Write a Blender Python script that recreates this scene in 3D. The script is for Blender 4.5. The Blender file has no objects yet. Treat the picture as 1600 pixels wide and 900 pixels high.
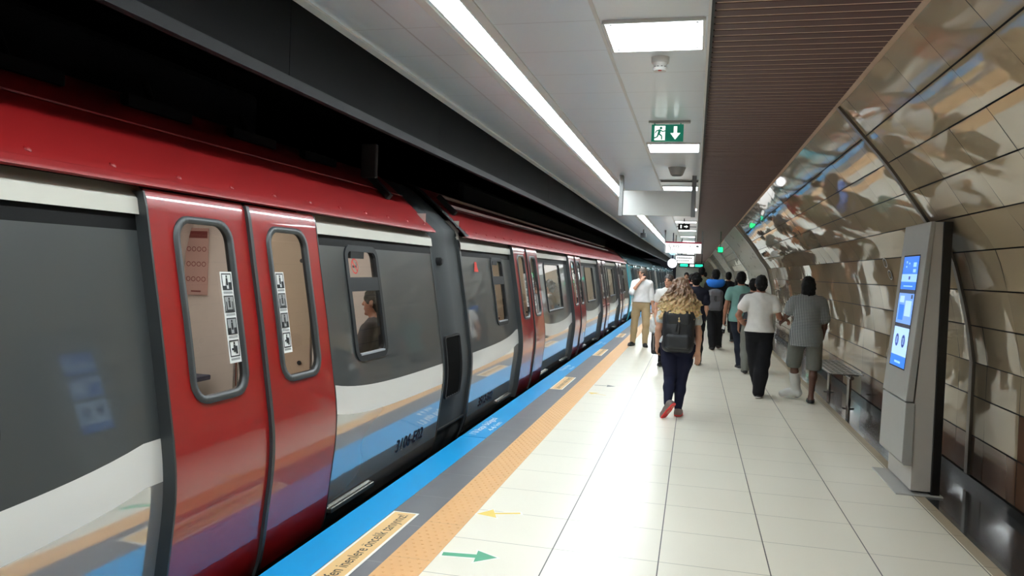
import bpy, bmesh, math, random
import numpy as np
from mathutils import Vector, Matrix
random.seed(7); RNG = np.random.default_rng(7)
PI = math.pi
scene = bpy.context.scene
COL = scene.collection

# ------------------------------------------------------------------ camera, world, exposure
F_PX, YAW, PITCH, ROLL, CAM_H = 1181.5, .2360, .02606, .03579, 1.62
fw = Vector((-math.sin(YAW)*math.cos(PITCH), math.cos(YAW)*math.cos(PITCH), -math.sin(PITCH)))
r0 = Vector((math.cos(YAW), math.sin(YAW), 0)); u0 = r0.cross(fw)
cr = math.cos(ROLL)*r0 + math.sin(ROLL)*u0
cu = -math.sin(ROLL)*r0 + math.cos(ROLL)*u0
cam_d = bpy.data.cameras.new('camera'); cam = bpy.data.objects.new('camera', cam_d); COL.objects.link(cam)
cam_d.sensor_width = 36; cam_d.lens = F_PX/1600*36; cam_d.clip_start = .05; cam_d.clip_end = 400
m = Matrix.Identity(4)
for i in range(3):
    m[i][0] = cr[i]; m[i][1] = cu[i]; m[i][2] = -fw[i]
m[2][3] = CAM_H
cam.matrix_world = m
scene.camera = cam
world = bpy.data.worlds.new('World'); scene.world = world; world.use_nodes = True
world.node_tree.nodes['Background'].inputs[0].default_value = (.55, .6, .7, 1)
world.node_tree.nodes['Background'].inputs[1].default_value = .012
scene.view_settings.view_transform = 'Standard'; scene.view_settings.look = 'None'
scene.view_settings.exposure = 0.72; scene.view_settings.gamma = 1.0
scene.view_settings.use_curve_mapping = False
scene.cycles.max_bounces = 8; scene.cycles.diffuse_bounces = 7; scene.cycles.glossy_bounces = 4
scene.cycles.transparent_max_bounces = 12; scene.cycles.caustics_reflective = False; scene.cycles.caustics_refractive = False
scene.cycles.sample_clamp_indirect = 4.0
L_STRIP, L_PANEL, L_TRAIN = 30.0, 6.2, 8.5

# ------------------------------------------------------------------ materials
def lin(c):
    return tuple(((v/255)/12.92 if v/255 <= .04045 else ((v/255+.055)/1.055)**2.4) for v in c)
MATS = {}
def M(name, rgb=None, rough=.5, metal=0., coat=0., var=.05, scale=9., bump=0., bscale=60., emit=0., spec=.5, ior=1.5):
    if name in MATS: return MATS[name]
    mt = bpy.data.materials.new(name); mt.use_nodes = True; nt = mt.node_tree; b = nt.nodes['Principled BSDF']
    c = lin(rgb)
    b.inputs['Roughness'].default_value = rough; b.inputs['Metallic'].default_value = metal
    b.inputs['Coat Weight'].default_value = coat; b.inputs['Coat Roughness'].default_value = .03
    b.inputs['Specular IOR Level'].default_value = spec; b.inputs['IOR'].default_value = ior
    tc = nt.nodes.new('ShaderNodeTexCoord'); nz = nt.nodes.new('ShaderNodeTexNoise'); nz.inputs['Scale'].default_value = scale
    nz.inputs['Detail'].default_value = 3
    nt.links.new(tc.outputs['Object'], nz.inputs['Vector'])
    mx = nt.nodes.new('ShaderNodeMix'); mx.data_type = 'RGBA'
    mx.inputs[6].default_value = (*[v*(1-var) for v in c], 1); mx.inputs[7].default_value = (*[min(1, v*(1+var)) for v in c], 1)
    nt.links.new(nz.outputs['Fac'], mx.inputs[0]); nt.links.new(mx.outputs[2], b.inputs['Base Color'])
    if bump:
        n2 = nt.nodes.new('ShaderNodeTexNoise'); n2.inputs['Scale'].default_value = bscale; nt.links.new(tc.outputs['Object'], n2.inputs['Vector'])
        bp = nt.nodes.new('ShaderNodeBump'); bp.inputs['Strength'].default_value = bump; bp.inputs['Distance'].default_value = .01
        nt.links.new(n2.outputs['Fac'], bp.inputs['Height']); nt.links.new(bp.outputs[0], b.inputs['Normal'])
    if emit:
        b.inputs['Emission Strength'].default_value = emit
        nt.links.new(mx.outputs[2], b.inputs['Emission Color'])
    MATS[name] = mt
    return mt
def nodes(mt): return mt.node_tree.nodes, mt.node_tree.links, mt.node_tree.nodes['Principled BSDF']
def math_node(nt, op, a, b=None, c=None):
    n = nt.nodes.new('ShaderNodeMath'); n.operation = op
    for i, v in enumerate((a, b, c)):
        if v is None: continue
        if isinstance(v, (int, float)): n.inputs[i].default_value = v
        else: nt.links.new(v, n.inputs[i])
    return n.outputs[0]
def line_mask(nt, coord, origin, pitch, width):
    """1 on joints of a grid of lines at origin + k*pitch"""
    f = math_node(nt, 'FRACT', math_node(nt, 'DIVIDE', math_node(nt, 'SUBTRACT', coord, origin - width/2), pitch))
    return math_node(nt, 'LESS_THAN', f, width/pitch)
def grid_material(name, rgb, joint_rgb, rough, xs, ys, coat=0., var=.05, scale=3., joint_y_strength=1., spec=.5):
    """tiles on a flat surface from world (x, y): joints xs=(origin,pitch,width), ys likewise"""
    mt = M(name, rgb, rough, coat=coat, var=var, scale=scale, spec=spec); nt = mt.node_tree; b = nt.nodes['Principled BSDF']
    src = b.inputs['Base Color'].links[0].from_socket
    g = nt.nodes.new('ShaderNodeNewGeometry'); sp = nt.nodes.new('ShaderNodeSeparateXYZ'); nt.links.new(g.outputs['Position'], sp.inputs[0])
    fac = None
    if ys: fac = math_node(nt, 'MULTIPLY', line_mask(nt, sp.outputs[1], *ys), joint_y_strength)
    if xs:
        mxm = line_mask(nt, sp.outputs[0], *xs)
        fac = mxm if fac is None else math_node(nt, 'MAXIMUM', fac, mxm)
    mx = nt.nodes.new('ShaderNodeMix'); mx.data_type = 'RGBA'
    nt.links.new(fac, mx.inputs[0]); nt.links.new(src, mx.inputs[6]); mx.inputs[7].default_value = (*lin(joint_rgb), 1)
    nt.links.new(mx.outputs[2], b.inputs['Base Color'])
    return mt
def glass_material(name, tint, gloss=1.0, ior=1.5):
    mt = bpy.data.materials.new(name); mt.use_nodes = True; nt = mt.node_tree; nt.nodes.clear()
    out = nt.nodes.new('ShaderNodeOutputMaterial'); tr = nt.nodes.new('ShaderNodeBsdfTransparent'); tr.inputs[0].default_value = (*tint, 1)
    gl = nt.nodes.new('ShaderNodeBsdfGlossy'); gl.inputs['Roughness'].default_value = .02; gl.inputs[0].default_value = (gloss, gloss, gloss, 1)
    fr = nt.nodes.new('ShaderNodeFresnel'); fr.inputs[0].default_value = ior
    mx = nt.nodes.new('ShaderNodeMixShader'); nt.links.new(fr.outputs[0], mx.inputs[0]); nt.links.new(tr.outputs[0], mx.inputs[1]); nt.links.new(gl.outputs[0], mx.inputs[2])
    nt.links.new(mx.outputs[0], out.inputs[0]); MATS[name] = mt
    return mt
def light_material(name, rgb, strength):
    mt = M(name, rgb, .4, emit=strength, var=.02); return mt

# ------------------------------------------------------------------ objects
WLOC = {}
def props(o, label=None, cat=None, group=None, kind=None):
    if label: o['label'] = label
    if cat: o['category'] = cat
    if group: o['group'] = group
    if kind: o['kind'] = kind
    return o
def empty(name, loc, label=None, cat=None, group=None, rotz=0.):
    o = bpy.data.objects.new(name, None); COL.objects.link(o); o.location = loc; o.rotation_euler = (0, 0, rotz)
    o.empty_display_size = .1
    WLOC[o.name] = Vector(loc); return props(o, label, cat, group)
class MB:
    def __init__(s): s.v = []; s.f = []; s.mi = []; s.cur = 0
    def add(s, vs, fs):
        n = len(s.v); s.v += [tuple(map(float, p)) for p in vs]; s.f += [tuple(i+n for i in f) for f in fs]; s.mi += [s.cur]*len(fs); return s
    def box(s, x0, x1, y0, y1, z0, z1):
        vs = [(x, y, z) for x in (x0, x1) for y in (y0, y1) for z in (z0, z1)]
        return s.add(vs, [(0,1,3,2),(4,6,7,5),(0,4,5,1),(2,3,7,6),(0,2,6,4),(1,5,7,3)])
    def bar(s, a, b, w, h, up=(0,0,1)):
        a, b, up = Vector(a), Vector(b), Vector(up); d = (b-a).normalized(); sd = d.cross(up).normalized(); u = sd.cross(d)
        vs = [p+sd*(i*w/2)+u*(j*h/2) for p in (a, b) for i, j in ((-1,-1),(1,-1),(1,1),(-1,1))]
        return s.add(vs, [(0,3,2,1),(4,5,6,7),(0,1,5,4),(1,2,6,5),(2,3,7,6),(3,0,4,7)])
    def cyl(s, a, b, r, r2=None, n=16):
        a, b = Vector(a), Vector(b); r2 = r if r2 is None else r2; d = (b-a).normalized()
        t = Vector((1,0,0)) if abs(d.x) < .9 else Vector((0,1,0)); p = d.cross(t).normalized(); q = d.cross(p)
        vs = []
        for c, rr in ((a, r), (b, r2)):
            for i in range(n):
                an = 2*PI*i/n; vs.append(c+p*math.cos(an)*rr+q*math.sin(an)*rr)
        fs = [(i, (i+1) % n, n+(i+1) % n, n+i) for i in range(n)]
        return s.add(vs, fs+[tuple(range(n-1, -1, -1)), tuple(range(n, 2*n))])
    def prism(s, pts, axis, a, b):
        """polygon pts (2D) extruded along axis 0/1/2 between a and b"""
        n = len(pts)
        def mk(p, t):
            return {0: (t, p[0], p[1]), 1: (p[0], t, p[1]), 2: (p[0], p[1], t)}[axis]
        vs = [mk(p, a) for p in pts]+[mk(p, b) for p in pts]
        return s.add(vs, [(i, (i+1) % n, n+(i+1) % n, n+i) for i in range(n)]+[tuple(range(n-1, -1, -1)), tuple(range(n, 2*n))])
    def sheet(s, rows):
        """grid of points rows[i][j]"""
        nr, nc = len(rows), len(rows[0])
        return s.add([p for r in rows for p in r], [(i*nc+j, i*nc+j+1, (i+1)*nc+j+1, (i+1)*nc+j) for i in range(nr-1) for j in range(nc-1)])
    def dome(s, c, r, axis, n=8, h=.6):
        c, ax = Vector(c), Vector(axis).normalized(); t = Vector((0,1,0)) if abs(ax.y) < .9 else Vector((1,0,0)); p = ax.cross(t).normalized(); q = ax.cross(p)
        rows = []
        for k in range(4):
            a = k/3*PI/2*.95; rows.append([c+ax*(math.sin(a)*r*h)+(p*math.cos(2*PI*i/n)+q*math.sin(2*PI*i/n))*r*math.cos(a) for i in range(n+1)])
        return s.sheet(rows)
    def build(s, name, mat, parent=None, smooth=False, bevel=0., solid=0., origin=(0,0,0), kind=None, autos=None, weld=False):
        me = bpy.data.meshes.new(name); me.from_pydata(s.v, [], s.f)
        mats = mat if isinstance(mat, (list, tuple)) else [mat]
        for q in mats: me.materials.append(q)
        if len(mats) > 1: me.polygons.foreach_set('material_index', s.mi)
        bm = bmesh.new(); bm.from_mesh(me)
        if weld: bmesh.ops.remove_doubles(bm, verts=bm.verts, dist=2e-5)
        bmesh.ops.recalc_face_normals(bm, faces=bm.faces); bm.to_mesh(me); bm.free()
        if smooth:
            me.polygons.foreach_set('use_smooth', [True]*len(me.polygons))
            if autos: me.set_sharp_from_angle(angle=autos)
        return link(name, me, parent, origin, bevel, solid, kind)
def link(name, me, parent=None, origin=(0,0,0), bevel=0., solid=0., kind=None):
    o = bpy.data.objects.new(name, me); COL.objects.link(o)
    origin = Vector(origin); WLOC[o.name] = origin
    if parent is not None:
        o.parent = parent; o.location = origin - WLOC[parent.name]
    else: o.location = origin
    if solid:
        md = o.modifiers.new('thickness', 'SOLIDIFY'); md.thickness = solid; md.offset = 0
    if bevel:
        md = o.modifiers.new('bevel', 'BEVEL'); md.width = bevel; md.segments = 2; md.limit_method = 'ANGLE'
    if kind: o['kind'] = kind
    return o
def inst(name, src, parent, origin):
    """another object that shares src's mesh"""
    o = src.copy(); o.name = name; COL.objects.link(o); o.parent = None
    origin = Vector(origin); WLOC[o.name] = origin; o.parent = parent
    o.location = origin - (WLOC[parent.name] if parent else Vector((0,0,0)))
    return o
def copy_tree(o, dloc, parent=None):
    c = o.copy(); COL.objects.link(c)
    if parent is not None: c.parent = parent
    else: c.location = Vector(o.location)+Vector(dloc)
    for ch in list(o.children): copy_tree(ch, (0,0,0), c)
    return c
FONT_MESH = {}
def text_mesh(txt, size, width=None, bold=.006):
    cu_ = bpy.data.curves.new('t', 'FONT'); cu_.body = txt; cu_.size = size; cu_.resolution_u = 3
    cu_.align_x = 'CENTER'; cu_.align_y = 'CENTER'; cu_.offset = bold*size
    ob = bpy.data.objects.new('t', cu_); COL.objects.link(ob); bpy.context.view_layer.update()
    me = bpy.data.meshes.new_from_object(ob.evaluated_get(bpy.context.evaluated_depsgraph_get()))
    bpy.data.objects.remove(ob); bpy.data.curves.remove(cu_)
    vs = np.array([v.co[:] for v in me.vertices]); fs = [tuple(p.vertices) for p in me.polygons]
    bpy.data.meshes.remove(me)
    if width is not None:
        vs[:, 0] *= width/(vs[:, 0].max()-vs[:, 0].min())
    return vs, fs
def text_obj(name, txt, size, mat, origin, ex, ey, parent=None, width=None):
    """flat lettering: text x axis along ex, y along ey"""
    vs, fs = text_mesh(txt, size, width); ex, ey = np.array(ex, float), np.array(ey, float)
    b = MB(); b.add(vs[:, :1]*ex+vs[:, 1:2]*ey, fs)
    return b.build(name, mat, parent, origin=origin)

# ------------------------------------------------------------------ setting
m_floor = grid_material('floor_tile', (232, 227, 211), (70, 66, 60), .3, (-.132, .603, .007), (4.30, .5434, .006), var=.04, scale=1.3, joint_y_strength=.55)
m_blue = M('blue_edge', (8, 150, 214), .35, var=.08, scale=2.)
m_grey_stone = grid_material('grey_stone', (104, 104, 108), (130, 130, 130), .4, None, (.2, .6, .006), var=.12, scale=6.)
m_tact = grid_material('tactile', (213, 164, 110), (190, 150, 105), .5, None, (.3, .6, .005), var=.06, scale=4.)
m_granite = grid_material('granite', (58, 58, 58), (30, 30, 30), .12, None, (.4, .603, .004), var=.25, scale=90., coat=.3)
m_border = grid_material('border_tile', (170, 156, 130), (80, 70, 60), .3, None, (4.3, .5434, .005), var=.05, scale=1.5)
m_black = M('black_paint', (14, 14, 16), .7)
m_dark = M('dark_soffit', (30, 30, 32), .55, var=.2, scale=2.)
m_fascia = M('fascia_black', (19, 19, 20), .9, var=.25, scale=1.5, spec=.08)
m_conc = M('tunnel_concrete', (30, 30, 32), .8, var=.2, scale=2.)
m_steel = M('steel', (150, 150, 150), .25, metal=1.)
m_alu = M('aluminium', (165, 163, 158), .35, metal=.9)
m_white = M('white_paint', (225, 225, 222), .4)
Y0, Y1 = -6., 92.
def struct(name, mb, mat, **k):
    return mb.build(name, mat, kind='structure', **k)
b = MB(); b.box(-1.335, 1.69, Y0, Y1, -.25, 0); struct('floor', b, m_floor)
b = MB(); b.box(1.69, 1.765, Y0, Y1, -.25, 0); struct('trim_1', b, m_border)
b = MB(); b.box(1.765, 2.4, Y0, Y1, -.25, 0); struct('floor_granite', b, m_granite)
b = MB(); b.box(-1.86, -1.58, Y0, Y1, -.25, 0); struct('floor_grey_strip', b, m_grey_stone)
b = MB(); b.box(-2.105, -1.86, Y0, 6.89, -.25, .001); b.box(-2.105, -1.86, 6.905, Y1, -.25, .001); struct('floor_edge_strip', b, m_blue)
b = MB(); b.box(-1.58, -1.335, Y0, Y1, -.25, .001)
yy = 2.8
while yy < 26:
    for k in range(4):
        b.dome((-1.553+.055*k+(.0275 if int(round(yy/.055)) % 2 else 0), yy, .001), .009, (0,0,1), n=6, h=.45)
    yy += .055
struct('floor_tactile_strip', b, m_tact)
b = MB(); b.box(-2.05, 2.3, Y0, Y1, -1.1, -.25); struct('floor_platform_base', b, m_conc)
b = MB(); b.box(-6.4, -2.05, Y0, Y1, -1.2, -1.05); struct('floor_trackbed', b, m_conc)
b = MB(); b.box(-6.6, -6.4, Y0, Y1, -1.2, 4.4); struct('wall_left', b, m_conc)
# tunnel roof over the track, with the dark soffit that starts at the ceiling edge
b = MB(); b.box(-6.4, -2.2, Y0, Y1, 4.3, 4.5); struct('ceiling_tunnel', b, m_black)
b = MB(); b.box(-6.4, -2.115, Y0, Y1, 3.35, 3.45); struct('ceiling_soffit', b, m_black)
# dark fascia hanging at the platform edge, in panels, with a metal trim along its foot
b = MB(); y = Y0
while y < 90: b.box(-2.125, -2.108, y+.003, y+2.397, 2.56, 2.985); y += 2.4
struct('wall_fascia', b, m_fascia)
b = MB(); b.box(-2.135, -2.100, Y0, Y1, 2.538, 2.585); b.box(-2.135, -2.096, Y0, Y1, 2.528, 2.538); struct('trim_2', b, M('tray_metal', (20, 20, 22), .6, spec=.15))
# white panel ceiling
m_ceil = grid_material('ceiling_panel', (238, 247, 255), (196, 200, 206), .3, (-.575, 1.13, .012), (4.18, .565, .006), var=.03, scale=1., coat=1.)
m_ceil.node_tree.nodes['Principled BSDF'].inputs['Coat Roughness'].default_value = .28
b = MB(); b.box(-2.08, -1.40, Y0, Y1, 3.0, 3.095); b.box(-1.24, .015, Y0, Y1, 3.0, 3.095); b.box(-1.40, -1.24, Y0, Y1, 3.08, 3.095); struct('ceiling', b, m_ceil)
b = MB(); b.box(-2.115, -2.05, Y0, Y1, 2.985, 3.1); b.box(.015, .03, Y0, Y1, 2.97, 3.05); b.box(-.585, -.565, Y0, Y1, 2.994, 3.0)
b.box(-1.47, -1.415, Y0, Y1, 2.99, 3.0); b.box(-1.225, -1.17, Y0, Y1, 2.99, 3.0); struct('trim_3', b, m_white)
# brown slat ceiling: slats below a tan backing sheet
m_slat = M('slat_brown', (84, 54, 50), .55, var=.15, scale=5.)
m_back = M('slat_backing', (208, 180, 156), .6)
b = MB(); b.box(.06, 1.17, Y0, Y1, 3.0866, 3.14); struct('ceiling_backing', b, m_back)
b = MB(); y = 4.244-.1166*86
while y < 90: b.box(.045, 1.092, y, y+.091, 3.083, 3.0862); y += .1166
struct('ceiling_slat', b, m_slat)
b = MB(); b.box(.03, .046, Y0, Y1, 2.99, 3.14); struct('trim_4', b, m_dark)
b = MB(); b.box(-2.3, 2.5, Y0, Y1, 3.4, 3.5); struct('ceiling_slab', b, m_conc)
# curved panel wall on the right
WP = [(2.247, 0.072), (2.247, 0.397), (2.247, 0.72), (2.247, 0.99), (2.2, 1.291), (2.133, 1.578), (2.041, 1.874), (1.866, 2.115), (1.696, 2.367), (1.526, 2.606), (1.341, 2.828), (1.129, 3.083)]
def wall_pt(t):
    """point of the wall profile, t = row number, curved above row 3"""
    i = min(int(t), len(WP)-2); f = t-i
    if i < 3: return (WP[i][0]+(WP[i+1][0]-WP[i][0])*f, WP[i][1]+(WP[i+1][1]-WP[i][1])*f)
    P = [WP[max(3, i-1)], WP[i], WP[i+1], WP[min(len(WP)-1, i+2)]]
    return tuple(.5*(2*P[1][k]+(P[2][k]-P[0][k])*f+(2*P[0][k]-5*P[1][k]+4*P[2][k]-P[3][k])*f*f+(3*P[1][k]-P[0][k]-3*P[2][k]+P[3][k])*f**3) for k in (0, 1))
def panel_mat(name, rgb, rough, coat, spec=.5, metal=0.):
    mt = M(name, rgb, rough, metal=metal, coat=coat, var=.05, scale=1.2, spec=spec); nt = mt.node_tree; bs = nt.nodes['Principled BSDF']
    src = bs.inputs['Base Color'].links[0].from_socket
    g = nt.nodes.new('ShaderNodeNewGeometry'); mr = nt.nodes.new('ShaderNodeMapRange'); mr.inputs[3].default_value = .88; mr.inputs[4].default_value = 1.08
    nt.links.new(g.outputs['Random Per Island'], mr.inputs[0])
    mx = nt.nodes.new('ShaderNodeMix'); mx.data_type = 'RGBA'; mx.blend_type = 'MULTIPLY'; mx.inputs[0].default_value = 1
    cmb = nt.nodes.new('ShaderNodeCombineXYZ')
    for i in range(3): nt.links.new(mr.outputs[0], cmb.inputs[i])
    nt.links.new(src, mx.inputs[6]); nt.links.new(cmb.outputs[0], mx.inputs[7]); nt.links.new(mx.outputs[2], bs.inputs['Base Color'])
    n2 = nt.nodes.new('ShaderNodeTexNoise'); n2.inputs['Scale'].default_value = 2.2; nt.links.new(g.outputs['Position'], n2.inputs['Vector'])
    bp = nt.nodes.new('ShaderNodeBump'); bp.inputs['Strength'].default_value = .012; bp.inputs['Distance'].default_value = .05
    nt.links.new(n2.outputs['Fac'], bp.inputs['Height']); nt.links.new(bp.outputs[0], bs.inputs['Coat Normal']); nt.links.new(bp.outputs[0], bs.inputs['Normal'])
    return mt
m_panel = panel_mat('wall_panel', (176, 160, 134), .025, 0., .8, .05)
m_panel_brown = panel_mat('wall_panel_brown', (96, 70, 54), .08, 0., .5, .05)
m_pier = panel_mat('wall_pier', (132, 120, 98), .45, .1)
PIERS = [(23., 31.), (43., 51.), (63., 71.)]
b = MB()
col = 0; y = 4.696-.631*16
while y < 91:
    inp = any(a-.3 < y < e-.3 for a, e in PIERS)
    for r in range(11):
        if inp: continue
        tilt = RNG.normal(0, .0007); tw = RNG.normal(0, .0007)
        rows = []
        for j in range(4):
            t = r + .017 + (1-.034)*j/3; x, z = wall_pt(t)
            rows.append([(x+tilt*(j-1.5)+tw*s, yy, z) for yy, s in ((y+.003, -1), (y+.628, 1))])
        b.cur = 1 if (r == 1 and y < 5.5) or (r == 0 and (y < 10 or RNG.random() < .5)) else 0
        b.sheet(rows)
    y += .631
wr = struct('wall_right', b, [m_panel, m_panel_brown], smooth=True)
b = MB(); prof = [wall_pt(t) for t in np.linspace(0, 10.999, 45)]
b.sheet([[(x+.03, yy, z+.012) for yy in (Y0, Y1)] for x, z in prof]); b.sheet([[(2.27, yy, z) for yy in (Y0, Y1)] for z in (-.02, .09)])
b.sheet([[(x, yy, 3.09) for yy in (Y0, Y1)] for x in (1.10, 1.17)])
struct('wall_backing', b, m_black)
b = MB(); b.sheet([[(1.10, yy, 3.084), (1.124, yy, 3.086)] for yy in (Y0, Y1)]); struct('trim_5', b, m_back)
b = MB(); b.box(2.232, 2.27, Y0, Y1, 0, .068); struct('baseboard_right', b, M('skirting', (40, 38, 36), .25, coat=.3))
for i, (a, e) in enumerate(PIERS):
    b = MB(); b.sheet([[(x-.05, yy, z) for yy in (a, e)] for x, z in prof]); b.sheet([[(x-.05, a, z), (x+.01, a, z)] for x, z in prof])
    rr = random.Random(3+i)
    struct('wall_pier_%d' % (i+1), b, m_pier, smooth=False, solid=.004)
    b = MB()
    for k in range(26):
        t = rr.uniform(2, 10.6); x, z = wall_pt(t); yy = rr.uniform(a+.4, e-.4); x2, z2 = wall_pt(t+.02); n = Vector((-(z2-z), 0, x2-x)).normalized()
        b.cyl(Vector((x-.053, yy, z)), Vector((x-.053, yy, z))+n*.004, .04, n=8)
    struct('trim_%d' % (20+i), b, m_black)
RIBS = [6.88, 22.85, 31.15, 42.85, 51.15, 62.85, 71.15]
for i, yy in enumerate(RIBS):
    b = MB(); w = .035 if i == 0 else .09
    for (x, z), (x2, z2) in zip(prof[:-1], prof[1:]):
        d = .022 if i == 0 else .06
        n = Vector((-(z2-z), 0, x2-x)).normalized()
        p, q = Vector((x, 0, z)), Vector((x2, 0, z2))
        vs = [p+Vector((0, yy+s, 0))+n*e for s in (-w, w) for e in (0, d)]+[q+Vector((0, yy+s, 0))+n*e for s in (-w, w) for e in (0, d)]
        b.add(vs, [(0,1,5,4),(1,3,7,5),(3,2,6,7)])
    struct('trim_%d' % (6+i), b, m_alu if i else M('rib_metal', (120, 114, 106), .3, metal=.8))
# far end of the station
b = MB(); b.box(-2.1, 2.4, 90, 90.3, -.2, 3.1); struct('wall_back', b, M('end_wall', (150, 146, 138), .6))
b = MB(); b.box(-6.4, 2.4, Y0-.3, Y0, -1.2, 4.4); struct('wall_front', b, M('near_wall', (120, 116, 108), .6))

# ------------------------------------------------------------------ ceiling lights
m_strip = light_material('strip_diffuser', (240, 250, 255), L_STRIP)
m_pan = light_material('panel_diffuser', (240, 250, 255), L_PANEL)
m_screw = M('screw', (70, 70, 70), .4, metal=.6)
def strip_light(y):
    r = empty('linear_light', (-1.32, y, 3.0), 'long white linear ceiling light in the unbroken row over the platform edge', 'ceiling light', 'linear lights in the row over the platform edge')
    f = MB(); L = 1.12; o = (-1.32, y, 3.0)
    for q in (-1, 1): f.box(q*.078-.002, q*.078+.002, 0, L, -.003, .075)
    f.box(-.078, .078, 0, .005, .03, .075); f.box(-.078, .078, L-.005, L, .03, .075)
    f.cur = 1
    for k in range(4):
        for q in (-1, 1): f.cyl((q*.068, .1+k*.3, .056), (q*.068, .1+k*.3, .052), .006, n=8)
    f.build('light_frame', [m_white, m_screw], r, origin=o)
    d = MB(); d.box(-.075, .075, .006, L-.006, .055, .072); d.build('diffuser', m_strip, r, origin=o)
    return r
p0 = strip_light(4.744)
k = -6
while 4.744+1.12*k < 88:
    if k: copy_tree(p0, (0, 1.12*k, 0))
    k += 1
def panel_light(y):
    r = empty('panel_light', (-.275, y, 3.0), 'bright rectangular ceiling panel light in the row beside the brown slats', 'ceiling light', 'rectangular panel lights in the ceiling')
    f = MB(); o = (-.275, y, 3.0); a, c = .272, .276
    for s in (-1, 1): f.box(s*a-.008, s*a+.008, -c, c, -.018, 0); f.box(-a, a, s*c-.008, s*c+.008, -.018, 0)
    f.cur = 1
    for i in (-1, 1):
        for j in (-1, 1): f.cyl((i*.235, j*.24, -.0125), (i*.235, j*.24, -.016), .009, n=8)
    f.build('light_frame', [m_white, m_screw], r, origin=o)
    d = MB(); d.box(-a+.008, a-.008, -c+.008, c-.008, -.013, -.002); d.build('diffuser', m_pan, r, origin=o)
    return r
p0 = panel_light(4.47)
for k in range(-2, 21):
    if k: copy_tree(p0, (0, 3.955*k, 0))

# ------------------------------------------------------------------ metro train
PROF = [(-2.43,-.40),(-2.33,-.22),(-2.25,-.08),(-2.235,.03),(-2.211,.29),(-2.187,.45),(-2.18,.62),(-2.193,.757),(-2.224,.95),(-2.277,1.3),(-2.33,1.6),(-2.355,1.76),(-2.385,1.93),(-2.40,2.05)]
_pz = np.array([p[1] for p in PROF]); _px = np.array([p[0] for p in PROF])
_zz = np.linspace(-.4, 2.05, 246); _xx = np.interp(_zz, _pz, _px)
for _ in range(3):
    _xx[8:-8] = np.convolve(np.pad(_xx, 8, 'edge'), np.ones(17)/17, 'valid')[8:-8]
def XD(z): return float(np.interp(z, _zz, _xx))          # outer face of the doors
def XB(z): return XD(z)-.06                               # outer face of the body
def door_lip(z): return XD(z) - max(0, z-1.885)**2*18
def hole_ab(h, z):
    ya, yb, za, zb, r = h
    z = min(max(z, za), zb); dz = max(za+r-z, z-(zb-r), 0); ins = r-math.sqrt(max(r*r-dz*dz, 0))
    return ya+ins, yb-ins
def zlevels(z0, z1, holes, step=.09):
    L = set(np.round(np.arange(z0, z1, step), 4)) | {z0, z1}
    for ya, yb, za, zb, r in holes:
        for a in np.linspace(0, PI/2, 6): L |= {round(za+r-r*math.cos(a), 4), round(zb-r+r*math.cos(a), 4)}
        L |= {za, zb}
    L = sorted(v for v in L if z0 <= v <= z1); o = [L[0]]
    for v in L[1:]:
        if v-o[-1] > 1e-3: o.append(v)
    return o
def holed_sheet(mb, y0, y1, z0, z1, holes, xf, step=.09):
    zs = zlevels(z0, z1, holes, step); holes = sorted(holes)
    for za, zb in zip(zs[:-1], zs[1:]):
        def cols(z):
            c = [y0]
            for h in holes: c += list(hole_ab(h, z))
            return c+[y1]
        ca, cb = cols(za), cols(zb)
        for i in range(len(ca)-1):
            if i % 2 == 1:
                h = holes[i//2]
                if za >= h[2]-1e-6 and zb <= h[3]+1e-6: continue
            if ca[i+1]-ca[i] < 1e-6 and cb[i+1]-cb[i] < 1e-6: continue
            mb.add([(xf(za), ca[i], za), (xf(za), ca[i+1], za), (xf(zb), cb[i+1], zb), (xf(zb), cb[i], zb)], [(0,1,2,3)])
def rr_points(ya, yb, za, zb, r, n=6):
    pts = []
    for cy, cz, a0 in ((yb-r, zb-r, 0), (ya+r, zb-r, PI/2), (ya+r, za+r, PI), (yb-r, za+r, 1.5*PI)):
        for k in range(n+1): a = a0+PI/2*k/n; pts.append((cy+r*math.cos(a), cz+r*math.sin(a)))
    # finer along the long sides so that the ring follows the curved side
    out = []
    for i, p in enumerate(pts):
        q = pts[(i+1) % len(pts)]; out.append(p)
        d = math.hypot(q[0]-p[0], q[1]-p[1])
        if d > .15:
            for k in range(1, int(d/.1)+1): t = k/(int(d/.1)+1); out.append((p[0]+(q[0]-p[0])*t, p[1]+(q[1]-p[1])*t))
    return out
def ring(mb, ya, yb, za, zb, r, w, xf, off, th):
    """frame of width w around (outside) a rounded rectangle, th thick, its face off outside xf"""
    cy, cz = (ya+yb)/2, (za+zb)/2; P = rr_points(ya, yb, za, zb, r); rows = [[], [], [], []]
    for y, z in P:
        # outward normal of the rounded rectangle
        dy = max(ya+r-y, 0)*-1+max(y-(yb-r), 0); dz = -max(za+r-z, 0)+max(z-(zb-r), 0); l = math.hypot(dy, dz) or 1
        yo, zo = y+dy/l*w, z+dz/l*w
        rows[0].append((xf(zo)+off-th, yo, zo)); rows[1].append((xf(zo)+off, yo, zo)); rows[2].append((xf(z)+off, y, z)); rows[3].append((xf(z)+off-th, y, z))
    for q in rows: q.append(q[0])
    mb.sheet(rows)
def pane(mb, ya, yb, za, zb, r, xf, off):
    h = (ya, yb, za, zb, r); zs = zlevels(za, zb, [h], .1)
    mb.sheet([[(xf(z)+off, y, z) for y in hole_ab(h, z)] for z in zs])

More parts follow.
